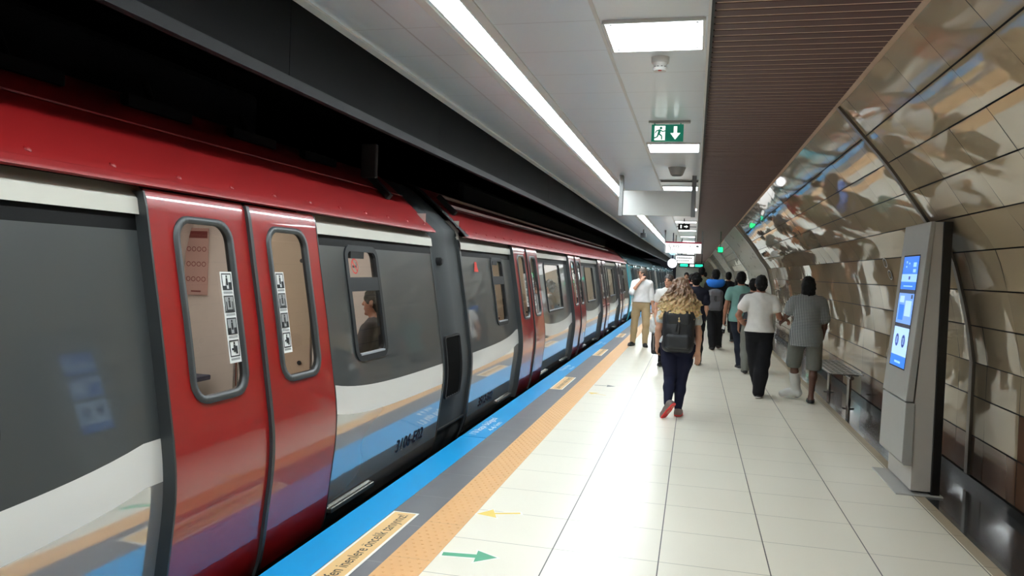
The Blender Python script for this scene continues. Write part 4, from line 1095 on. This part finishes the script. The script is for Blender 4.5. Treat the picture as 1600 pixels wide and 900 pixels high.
    # ---- hair
    if hair:
        T = Solid()
        if hair in ('short', 'cap', 'curly', 'bob', 'long', 'longcurly', 'back'):
            T.ell(hd((0, -.012, .034)), np.array((.088, .108, .104))*s, .02, R)
            T.ell(hd((0, -.055, -.020)), np.array((.076, .062, .085))*s, .03, R)
            T.noise(.0045, 75., 3.+len(label))
            if hair in ('curly',): 
                rr = random.Random(5)
                for k_ in range(46):
                    a, e = rr.uniform(0, 2*PI), rr.uniform(-.35, 1.5); p = np.array((math.cos(a)*math.cos(e)*.092, math.sin(a)*math.cos(e)*.108-.018, .025+math.sin(e)*.105)); 
                    if p[1] > .07 and p[2] < .075: continue
                    T.ell(hd(p), np.full(3, .024*s), .012)
            if hair == 'long' or hair == 'bob':
                bot = -.17 if hair == 'bob' else -.28
                T.cone(hd((0, -.05, -.02)), hd((0, -.072, bot)), .078*s, .060*s, .04, flat=(1.15, .75, 1))
                for q in (-1, 1): T.cone(hd((q*.062, -.02, 0)), hd((q*.066, -.03, bot+.02)), .030*s, .026*s, .02)
            if hair == 'back': T.cone(hd((0, -.06, 0)), hd((0, -.09, -.15)), .070*s, .045*s, .03); T.ell(hd((0, -.10, -.06)), np.array((.05, .035, .09))*s, .02)
            # keep the face clear
            T.sub(hd((0, .105, -.045)), np.array((.066, .088, .098))*s)
        if hair == 'longcurly':
            T.ell(hd((0, -.012, .032)), np.array((.088, .108, .104))*s, .02, R); T.cone(hd((0, -.05, .02)), hd((0, -.20, -.29)), .09*s, .145*s, .05, flat=(1.2, .45, 1))
            rr = random.Random(11)
            for k_ in range(230):
                a = rr.uniform(-1.9, 1.9); top_ = np.array((math.sin(a)*.088, -.012-math.cos(a)*.098, rr.uniform(-.06, .11)))
                L_ = rr.uniform(.24, .375); n_ = 12; pts = []; ph = rr.uniform(0, 6.28); am = rr.uniform(.010, .022); wd = rr.uniform(.9, 1.25)
                for i_ in range(n_):
                    t = i_/(n_-1); x = top_[0]*.92+math.sin(a)*.145*wd*t**1.25; y = top_[1]-.225*math.sin(min(t*1.2, 1)*PI/2)*(.35+.65*abs(math.cos(a*.8))); z = top_[2]-L_*t
                    pts.append(hd((x+am*math.sin(ph+t*19)*(.35+t), y+am*math.cos(ph+t*19)*(.35+t), z)))
                T.chain(pts, [.0125*s]*(n_-1)+[.006*s], .004)
        hm = h if hair != 'longcurly' else .006
        solid_obj('hair', T, hm, hair_mat or m_hair_k, root)
    if face:
        for q in (-1, 1):
            T = Solid(); T.ell(hd((q*.032, .082, .008)), np.array((.014, .010, .008))*s, .002); T.ell(hd((q*.032, .088, .008)), np.array((.007, .006, .007))*s, .001)
            b = MB(); c_ = Vector(hd((q*.032, .080, .010))); fwv = Vector(R@np.array((0, 1, 0)))
            b.dome(c_, .016*s, fwv, n=10, h=.8); e_ = b.build('eye', m_iris, None, smooth=True); e_.parent = root
            T = Solid(); T.cone(hd((q*.018, .094, .034)), hd((q*.050, .084, .034)), .006*s, .005*s); solid_obj('eyebrow', T, .004, hair_mat or m_hair_k, root)
        T = Solid(); T.ell(hd((0, .090, -.064)), np.array((.026, .010, .009))*s, .003, R); solid_obj('mouth', T, .005, m_lip, root)
    if extra: extra(root, J, s, hd, h, W, torso, Hn)
    return root, J, s, Hn
def to_world(root, p):
    a = root.rotation_euler[2]; c_, s_ = math.cos(a), math.sin(a)
    return Vector((root.location[0]+c_*p[0]-s_*p[1], root.location[1]+s_*p[0]+c_*p[1], root.location[2]+p[2]))
cloth = lambda name, rgb, **k: M(name, rgb, .85, var=.08, scale=20., bump=.12, bscale=90., spec=.2, **k)
m_tee_white = cloth('cloth_white', (226, 224, 220)); m_shirt_white = cloth('shirt_white', (228, 228, 228)); m_navy_leg = cloth('cloth_navy', (26, 28, 48)); m_blackcloth = cloth('cloth_black', (24, 24, 28))
m_khaki = cloth('cloth_khaki', (176, 156, 122)); m_tealcloth = cloth('cloth_teal', (112, 152, 146)); m_jean = cloth('cloth_darkjean', (34, 38, 50)); m_greycloth = cloth('cloth_grey', (112, 114, 108)); m_dgrey = cloth('cloth_darkgrey', (62, 62, 66))
m_navytee = cloth('cloth_navytee', (30, 30, 42)); m_hood = cloth('cloth_blue', (44, 112, 200)); m_redcloth = cloth('cloth_red', (150, 42, 44)); m_orange = cloth('cloth_orange', (178, 108, 66)); m_olive = cloth('cloth_olive', (96, 100, 84))
m_shoe_k = M('shoe_black', (24, 23, 24), .5); m_shoe_red = M('shoe_red', (214, 60, 58), .5); m_shoe_grey = M('shoe_grey', (120, 108, 104), .6); m_sole_w = M('sole_white', (206, 204, 200), .6)
m_plaid = cloth('cloth_plaid', (92, 98, 100))
nt = m_plaid.node_tree; bs = nt.nodes['Principled BSDF']; src = bs.inputs['Base Color'].links[0].from_socket
tc = nt.nodes.new('ShaderNodeTexCoord'); sp_ = nt.nodes.new('ShaderNodeSeparateXYZ'); nt.links.new(tc.outputs['Object'], sp_.inputs[0])
fx = line_mask(nt, sp_.outputs[0], 0, .019, .008); fz = line_mask(nt, sp_.outputs[2], 0, .019, .008)
fac = math_node(nt, 'MULTIPLY', math_node(nt, 'ADD', fx, fz), .5); mx = nt.nodes.new('ShaderNodeMix'); mx.data_type = 'RGBA'
nt.links.new(fac, mx.inputs[0]); mx.inputs[6].default_value = (*lin((52, 58, 62)), 1); mx.inputs[7].default_value = (*lin((176, 180, 180)), 1); nt.links.new(mx.outputs[2], bs.inputs['Base Color'])
# curly hair: brown at the crown, blonde towards the ends
m_blonde = M('hair_blonde', (150, 116, 76), .5, var=.25, scale=40.); nt = m_blonde.node_tree; bs = nt.nodes['Principled BSDF']
src = bs.inputs['Base Color'].links[0].from_socket; tc = nt.nodes.new('ShaderNodeTexCoord'); sp_ = nt.nodes.new('ShaderNodeSeparateXYZ'); nt.links.new(tc.outputs['Object'], sp_.inputs[0])
mr = nt.nodes.new('ShaderNodeMapRange'); mr.inputs[1].default_value = 1.42; mr.inputs[2].default_value = 1.18; nt.links.new(sp_.outputs[2], mr.inputs[0])
mx = nt.nodes.new('ShaderNodeMix'); mx.data_type = 'RGBA'; nt.links.new(mr.outputs[0], mx.inputs[0]); mx.inputs[6].default_value = (*lin((112, 80, 56)), 1); mx.inputs[7].default_value = (*lin((222, 186, 122)), 1)
nz = nt.nodes.new('ShaderNodeTexNoise'); nz.inputs['Scale'].default_value = 70; nt.links.new(tc.outputs['Object'], nz.inputs['Vector'])
m2 = nt.nodes.new('ShaderNodeMix'); m2.data_type = 'RGBA'; m2.blend_type = 'OVERLAY'; m2.inputs[0].default_value = .6; nt.links.new(mx.outputs[2], m2.inputs[6]); nt.links.new(nz.outputs['Color'], m2.inputs[7])
hs = nt.nodes.new('ShaderNodeHueSaturation'); hs.inputs['Saturation'].default_value = .9; nt.links.new(m2.outputs[2], hs.inputs['Color']); nt.links.new(hs.outputs[0], bs.inputs['Base Color'])

# ---- woman with the black backpack, walking away
wroot, J, s, Hn = person('woman with long curly blonde hair in navy leggings and red-soled trainers, walking away', (-.15, 8.84), 0, 1.565,
    pose=dict(elL=(-.225, -.05, .99), wrL=(-.235, .00, .80), elR=(.225, -.07, .97), wrR=(.225, -.03, .745), hiL=(-.095, 0, .81), hiR=(.095, 0, .81), hip=(0, -.01, .83),
              knL=(-.075, -.02, .44), anL=(-.085, -.22, .175), toL=(-.135, -.185, .02), knR=(.05, .03, .44), anR=(.03, .0, .078), toR=(.04, .16, .028)),
    h=.0065, hair='longcurly', hair_mat=m_blonde, build=1.0, hipw=1.38, headrot=(.06, 0, 0),
    top=dict(mat=cloth('cloth_pale', (206, 212, 212)), sleeve=.6, hem=.93, gap=.016), bottom=dict(mat=m_navy_leg, gap=.006, waist=1.06, name='leggings', fold=.0015), shoes=dict(mat=m_shoe_grey, sole=m_shoe_red),
    hand_pose=dict(L=dict(curl=.5), R=dict(curl=.3, palm=(-.3, -.9, 0))))
def backpack(root, c, hx, hy, hz, mat, label, pocket_mat=None, strap_mat=None, J=None):
    """rounded pack with a flap, front pocket, straps; local to the wearer's back (-y)"""
    t = empty('backpack', to_world(root, c), label, 'backpack', rotz=root.rotation_euler[2]); strap_mat = strap_mat or mat
    T = Solid(); T.box((0, 0, 0), (hx, hy, hz), .07, .02); T.ell((0, .02, hz*.75), (hx*.86, hy*.95, hz*.38), .05); T.ell((0, -hy*.45, -hz*.1), (hx*.8, hy*.75, hz*.7), .05); T.noise(.004, 22., 3); solid_obj('pack_body', T, .008, mat, t)
    T = Solid(); T.box((0, -hy*1.05, -hz*.48), (hx*.78, hy*.45, hz*.36), .04, .02); T.noise(.003, 24., 1); solid_obj('front_pocket', T, .008, pocket_mat or mat, t)
    T = Solid(); T.box((0, -hy*.55, hz*.62), (hx*.80, hy*.70, hz*.34), .05, .02); T.noise(.003, 20., 5); solid_obj('top_flap', T, .008, mat, t)
    b = MB(); b.cyl((-hx*.05, -hy*1.18, hz*.5), (-hx*.12, -hy*1.28, hz*.0), .007, n=8); b.cyl((hx*.1, -hy*1.18, hz*.5), (hx*.06, -hy*1.3, -hz*.1), .007, n=8); b.build('pull_cord', m_black, None, smooth=True).parent = t
    T = Solid(); T.chain([(-.03, .0, hz*1.0), (0, -.0, hz*1.13), (.03, 0, hz*1.0)], [.010]*3, .005); solid_obj('carry_loop', T, .006, strap_mat, t)
    for q in (-1, 1):
        T = Solid(); T.chain([(q*hx*.5, hy*.7, hz*.8), (q*hx*.62, hy+.09, hz*1.02), (q*hx*.68, hy+.20, hz*.85), (q*hx*.8, hy+.22, hz*.2), (q*hx*1.0, hy+.06, -hz*.55), (q*hx*.9, hy*.5, -hz*.7)], [.018]*6, .01); solid_obj('shoulder_strap', T, .009, strap_mat, t)
    return t
m_pack = M('pack_black', (30, 31, 34), .5, var=.15, scale=12., bump=.1); m_packg = M('pack_grey', (84, 84, 90), .8, var=.12, bump=.1)
backpack(wroot, np.array((.0, -.185, .985)), .175, .085, .24, m_pack, 'large black backpack worn by the woman with curly blonde hair', None, m_pack)
# ---- man in white tee, and the man in plaid whose arm he holds
person('man in a white t-shirt and wide black trousers, holding the plaid man by the arm', (.875, 10.62), 0, 1.63,
    pose=dict(elL=(-.285, -.06, 1.10), wrL=(-.215, .17, .99), elR=(.245, -.02, 1.10), wrR=(.285, .06, 1.075), knL=(-.02, .12, .47), anL=(.05, .26, .10), toL=(.06, .40, .04), knR=(.06, .05, .47), anR=(.02, -.02, .085), toR=(.02, .13, .03)),
    skin=m_skin_tan, hair='short', hair_mat=m_hair_k, build=1.06, top=dict(mat=m_tee_white, sleeve=.50, hem=.955, gap=.021), bottom=dict(mat=m_blackcloth, gap=.016, loose=.028, waist=1.03), shoes=dict(mat=m_shoe_k, sole=m_sole_w, slip=True),
    hand_pose=dict(R=dict(dir=(.85, .3, -.25), palm=(-.2, -.3, -1), curl=.75, thumb=(0, -1, 0)), L=dict(dir=(.5, .8, -.2), curl=.6)), headrot=(-.08, 0, 0))
def cast_extra(root, J, s, hd, h, W, torso, Hn):
    T = Solid(); kn, an, to = J['knL'], J['anL'], J['toL']; T.chain([kn*.68+an*.32, kn*.4+an*.6, an, ], [.070, .066, .058], .02)
    T.chain([an+np.array((.02, -.01, -.015)), an*.45+to*.55, to+(to-an)*.06], [.058, .056, .046], .03); T.noise(.003, 40., 4); T.cut((0, 0, .012), (0, 0, -1)); T.cut(kn*.68+an*.32, tuple(kn-an))
    solid_obj('leg_cast', T, .0065, M('plaster_white', (220, 220, 216), .8, bump=.2), root)
person('long-haired man in a grey plaid shirt and grey shorts with a white leg cast', (1.45, 10.5), 0, 1.64,
    pose=dict(elL=(-.225, .03, 1.17), wrL=(-.255, .13, 1.08), elR=(.225, .0, 1.06), wrR=(.22, .12, .86), hiL=(-.105, 0, .87), hiR=(.105, 0, .87), knL=(-.115, .18, .50), anL=(-.055, .30, .095), toL=(-.215, .33, .055), knR=(.115, .02, .47), anR=(.09, -.02, .085), toR=(.105, .13, .03)),
    skin=m_skin_dark, hair='bob', hair_mat=m_hair_k, build=1.08, top=dict(mat=m_plaid, sleeve=.8, hem=.79, gap=.026, name='plaid_shirt'), bottom=dict(mat=m_greycloth, len=.5, hem=.46, gap=.018, loose=.010, waist=1.0, name='shorts', fold=.0015),
    shoes=dict(mat=m_shoe_k, skip='L', slip=True, sole=m_shoe_k), extra=cast_extra, hand_pose=dict(L=dict(dir=(-.6, .5, -.6), curl=.5)))
# ---- man in the teal shirt
troot, J, s, Hn = person('man in a teal t-shirt and dark jeans, carrying a slip of white paper', (.80, 13.78), 0, 1.69,
    pose=dict(elL=(-.24, -.03, 1.09), wrL=(-.26, .03, .86), knL=(.0, .06, .49), anL=(.03, -.02, .085), toL=(.0, .14, .03), knR=(.10, .16, .50), anR=(.14, .42, .11), toR=(.16, .56, .04)),
    skin=m_skin_tan, hair='short', hair_mat=m_hair_k, top=dict(mat=m_tealcloth, sleeve=.45, hem=.86, gap=.02), bottom=dict(mat=m_jean, gap=.012, loose=.012), shoes=dict(mat=m_shoe_k, sole=m_sole_w), hand_pose=dict(L=dict(curl=.7)))
p = to_world(troot, Hn['L']); b = MB(); b.bar((-.005, .0, -.085), (.012, .0, .0), .05, .003, (0, 1, 0)); o = b.build('paper_slip', m_sticker, origin=p); props(o, 'slip of white paper in the hand of the man in teal', 'paper')
# ---- person in grey trousers, hidden behind the white tee
person('person in grey trousers and a dark top, half hidden behind the man in white', (.97, 13.2), 0, 1.58, pose=dict(knL=(-.09, .1, .46)), h=.009, skin=m_skin_tan, hair='short', top=dict(mat=m_dgrey, sleeve=.5, hem=.9), bottom=dict(mat=m_greycloth, loose=.02), shoes=dict(mat=m_shoe_k))
# ---- man with the blue hood and grey backpack
def hood_extra(root, J, s, hd, h, W, torso, Hn):
    T = Solid(); n = J['neck']
    for a in np.linspace(0, 2*PI, 13)[:-1]:
        T.ell(n+np.array((math.cos(a)*.125, math.sin(a)*.085-.03, .0+.02*math.cos(a)**2)), (.075, .06, .055), .04)
    T.ell(n+np.array((0, -.10, -.035)), (.17, .085, .085), .05); T.noise(.004, 24., 2); solid_obj('blue_hood', T, h, m_hood, root)
broot, J, s, Hn = person('man in a black jacket with a bright blue hood, walking away under a grey backpack', (.455, 16.98), 0, 1.74,
    pose=dict(knL=(-.05, .02, .5), anL=(-.02, -.03, .085), toL=(-.04, .13, .03), knR=(.09, .14, .5), anR=(.12, .30, .10), toR=(.15, .44, .04)), h=.008, skin=m_skin_tan, hair='short', build=1.1, top=dict(mat=m_blackcloth, sleeve=1.85, hem=.88, gap=.026, name='jacket'),
    bottom=dict(mat=m_blackcloth, gap=.014, loose=.02), shoes=dict(mat=m_shoe_k), extra=hood_extra)
backpack(broot, np.array((.0, -.205, 1.09)), .16, .075, .22, m_packg, 'grey backpack on the man with the blue hood', None, m_dgrey)
# ---- person in the dark tee behind the blonde woman
person('person with dark curly hair and a navy t-shirt, mostly hidden behind the blonde woman', (.035, 13.95), 0, 1.63, pose=dict(elR=(.20, -.02, 1.02), wrR=(.15, .02, .76), knR=(.09, .03, .46), anR=(.09, -.02, .085), toR=(.10, .13, .03)), h=.008, skin=m_skin, hair='curly', hair_mat=m_hair_k, build=1.05,
    top=dict(mat=m_navytee, sleeve=.62, hem=.86, gap=.02), bottom=dict(mat=m_blackcloth, loose=.01), shoes=dict(mat=m_shoe_k))
# ---- woman facing the camera with a black handbag
hroot, J, s, Hn = person('woman with pulled-back dark hair and a white top, facing the camera behind the blonde woman', (-.43, 13.5), PI, 1.60,
    pose=dict(elR=(.21, .0, 1.02), wrR=(.19, .05, .80)), h=.008, skin=m_skin, hair='back', hair_mat=m_hair_b, top=dict(mat=m_tee_white, sleeve=.5, hem=.88), bottom=dict(mat=m_blackcloth), shoes=dict(mat=m_shoe_k), face=True, hand_pose=dict(R=dict(curl=1.0)), headrot=(0, 0, -.4))
p = to_world(hroot, Hn['R']); t = empty('handbag', (p.x, p.y, p.z-.30), 'black handbag with a zip, hanging beside the woman in the white top', 'bag')
T = Solid(); T.box((0, 0, 0), (.075, .15, .20), .05, .02); T.noise(.004, 20., 1); solid_obj('bag_body', T, .008, m_pack, t)
T = Solid(); T.chain([(0, -.09, .17), (0, -.06, .26), (0, 0, .31), (0, .06, .26), (0, .09, .17)], [.009]*5, .005); solid_obj('bag_handle', T, .006, m_black, t)
b = MB(); b.bar((-.03, -.152, -.12), (-.03, -.152, .14), .010, .004, (0, 1, 0)); b.build('zip', m_alu, None).parent = t
# ---- man on the phone
proot, J, s, Hn = person('man in a white shirt and khaki trousers talking on a phone, facing the camera', (-1.115, 16.88), PI, 1.72,
    pose=dict(elR=(.205, .14, 1.19), wrR=(.015, .145, 1.445), elL=(-.225, -.03, 1.08), wrL=(-.255, .02, .84), hiL=(-.10, 0, .91), hiR=(.10, 0, .91), knL=(-.125, .06, .49), anL=(-.115, .05, .085), toL=(-.145, .21, .03), knR=(.135, -.02, .49), anR=(.16, -.08, .085), toR=(.21, .06, .03)),
    h=.007, skin=m_skin, hair='bob', hair_mat=m_hair_g, build=1.08, top=dict(mat=m_shirt_white, sleeve=1.15, hem=.995, gap=.022, name='shirt'), bottom=dict(mat=m_khaki, gap=.012, loose=.008, waist=.995, belt=m_shoe_k), shoes=dict(mat=m_shoe_k, sole=m_shoe_k),
    hand_pose=dict(R=dict(dir=(-.45, -.28, .85), palm=(-.35, -.9, -.2), curl=.4, thumb=(-1, .2, 0)), L=dict(curl=1.0)), face=True, headrot=(0, 0, -.55))
p = to_world(proot, Hn['R']); b = MB(); b.bar((-.02, .028, -.06), (.03, .028, .06), .065, .009, (0, 1, 0)); o = b.build('mobile_phone', M('phone_dark', (40, 40, 46), .25), bevel=.003, origin=p); props(o, 'dark mobile phone held to the ear by the man in khaki trousers', 'phone')
p = to_world(proot, Hn['L']); t = empty('plastic_bag', (p.x, p.y, p.z-.22), 'translucent white plastic bag hanging from the hand of the man on the phone', 'bag')
m_plastic = M('plastic_film', (226, 228, 228), .3, bump=.5, bscale=25.)
T = Solid(); T.ell((0, 0, -.06), (.085, .055, .16), .03); T.chain([(0, 0, .05), (0, 0, .17)], [.05, .014], .05); T.noise(.006, 30., 2); solid_obj('bag_body', T, .008, m_plastic, t)
T = Solid(); T.chain([(-.012, 0, .14), (-.014, 0, .20), (0, 0, .235), (.014, 0, .20), (.012, 0, .14)], [.008]*5, .005); solid_obj('bag_handle', T, .006, m_plastic, t)
# ---- the crowd further down the platform
far = [((-.27, 27.0), PI, 1.68, m_redcloth, m_jean, 'short', m_hair_k, m_skin, 'man in a red top walking towards the camera, far down the platform'),
       ((.20, 22.2), 0, 1.84, m_olive, m_jean, 'short', m_hair_k, m_skin_tan, 'tall man in an olive top in the crowd under the departure display'),
       ((.93, 22.0), 0, 1.72, m_blackcloth, m_blackcloth, 'short', m_hair_k, m_skin_tan, 'man in black seen just right of the blue hood'),
       ((1.05, 19.2), 0, 1.60, m_dgrey, m_blackcloth, 'long', m_hair_k, m_skin, 'woman with long black hair and a dark top beyond the man in teal'),
       ((.62, 25.5), 0, 1.66, m_orange, m_jean, 'long', m_hair_b, m_skin, 'person with brown hair and a rust top in the far crowd'),
       ((1.42, 24.0), 0, 1.64, m_navytee, m_jean, 'short', m_hair_k, m_skin_tan, 'man in a navy t-shirt by the far wall pier'),
       ((.02, 31.0), 0, 1.70, m_dgrey, m_jean, 'short', m_hair_b, m_skin, 'farthest man in dark grey in the middle of the platform'),
       ((-.05, 20.0), 0, 1.62, m_navytee, m_jean, 'curly', m_hair_k, m_skin, 'person with curly dark hair ahead of the one in the navy t-shirt'),
       ((1.25, 30.0), PI, 1.72, m_tee_white, m_jean, 'short', m_hair_k, m_skin, 'man in a white t-shirt facing the camera near the second wall rib'),
       ((.45, 34.0), 0, 1.74, m_greycloth, m_blackcloth, 'short', m_hair_k, m_skin_tan, 'man in light grey far down the platform under the lights')]
for i, (p, a, H, tm, bm_, hr, hm, sk, lab) in enumerate(far):
    st = .10+.04*(i % 3)
    person(lab, p, a, H, group='people further down the platform', pose=dict(anL=(-.095, -.02-st*.5, .09), anR=(.095, st, .10), toR=(.11, st+.15, .04), toL=(-.11, .13-st*.5, .03), knR=(.095, .10, .49*H/1.75)), h=.013, skin=sk, hair=hr, hair_mat=hm, top=dict(mat=tm, sleeve=.5, hem=.88), bottom=dict(mat=bm_, loose=.01), shoes=dict(mat=m_shoe_k), face=(a > 1))
# ---- passengers inside the train
SEAT = dict(hip=(0, .02, .60-.02), waist=(0, 0, .72), chest=(0, 0, .92), neck=(0, -.01, 1.105), head=(0, .02, 1.265), shL=(-.175, 0, 1.05), shR=(.175, 0, 1.05), elL=(-.22, .03, .78), elR=(.22, .03, .78), wrL=(-.12, .26, .66), wrR=(.12, .26, .66),
    hiL=(-.09, .03, .56), hiR=(.09, .03, .56), knL=(-.10, .45, .52), knR=(.10, .45, .52), anL=(-.10, .44, .12), anR=(.10, .44, .12), toL=(-.11, .60, .06), toR=(.11, .60, .06))
def passenger(label, y, x=-2.66, heading=PI/2, **k):
    person(label, (x, y, .02), heading, 1.72, pose=SEAT, h=.009, **k)
passenger('seated passenger with black hair behind the small window of the nearest car', 6.08, hair='short', hair_mat=m_hair_k, skin=m_skin_tan, top=dict(mat=m_dgrey, sleeve=.6, hem=.6), bottom=dict(mat=m_jean, waist=.66), shoes=dict(mat=m_shoe_k))
person('child in a white shirt standing inside the second car, seen through its first small window', (-2.72, 10.98, .02), PI/2, 1.32, h=.009, hair='short', hair_mat=m_hair_b, top=dict(mat=m_shirt_white, sleeve=.9, hem=.88), bottom=dict(mat=m_jean), shoes=dict(mat=m_shoe_k))
passenger('seated passenger with dark hair behind the large window of the second car', 14.1, hair='curly', hair_mat=m_hair_b, top=dict(mat=m_tee_white, sleeve=.5, hem=.6), bottom=dict(mat=m_jean, waist=.66), shoes=dict(mat=m_shoe_k))
person('standing passenger in a rust top inside the second car behind its first doors', (-3.3, 13.2, .02), PI/2, 1.68, h=.009, hair='short', hair_mat=m_hair_k, skin=m_skin_tan, top=dict(mat=m_orange, sleeve=.5, hem=.88), bottom=dict(mat=m_jean), shoes=dict(mat=m_shoe_k))

# repeats of one kind carry one group
for o in scene.objects:
    if o.parent is None and 'label' in o and 'group' not in o:
        n = o.name.split('.')[0]
        g = {'floor_sticker': 'courtesy stickers on the grey strip', 'edge_lettering': 'white lettering on the blue platform edge', 'metro_car': 'cars of the metro train',
             'gangway': 'gangways between the metro cars', 'floor_arrow': 'arrow stickers on the tiles', 'wall_sticker': 'ring stickers on the wall', 'air_vent': 'air vents in the ceiling', 'backpack': 'backpacks people wear'}.get(n)
        if n == 'person': g = 'passengers inside the train' if o.location.x < -2.3 else 'people walking on the near platform'
        if g: o['group'] = g
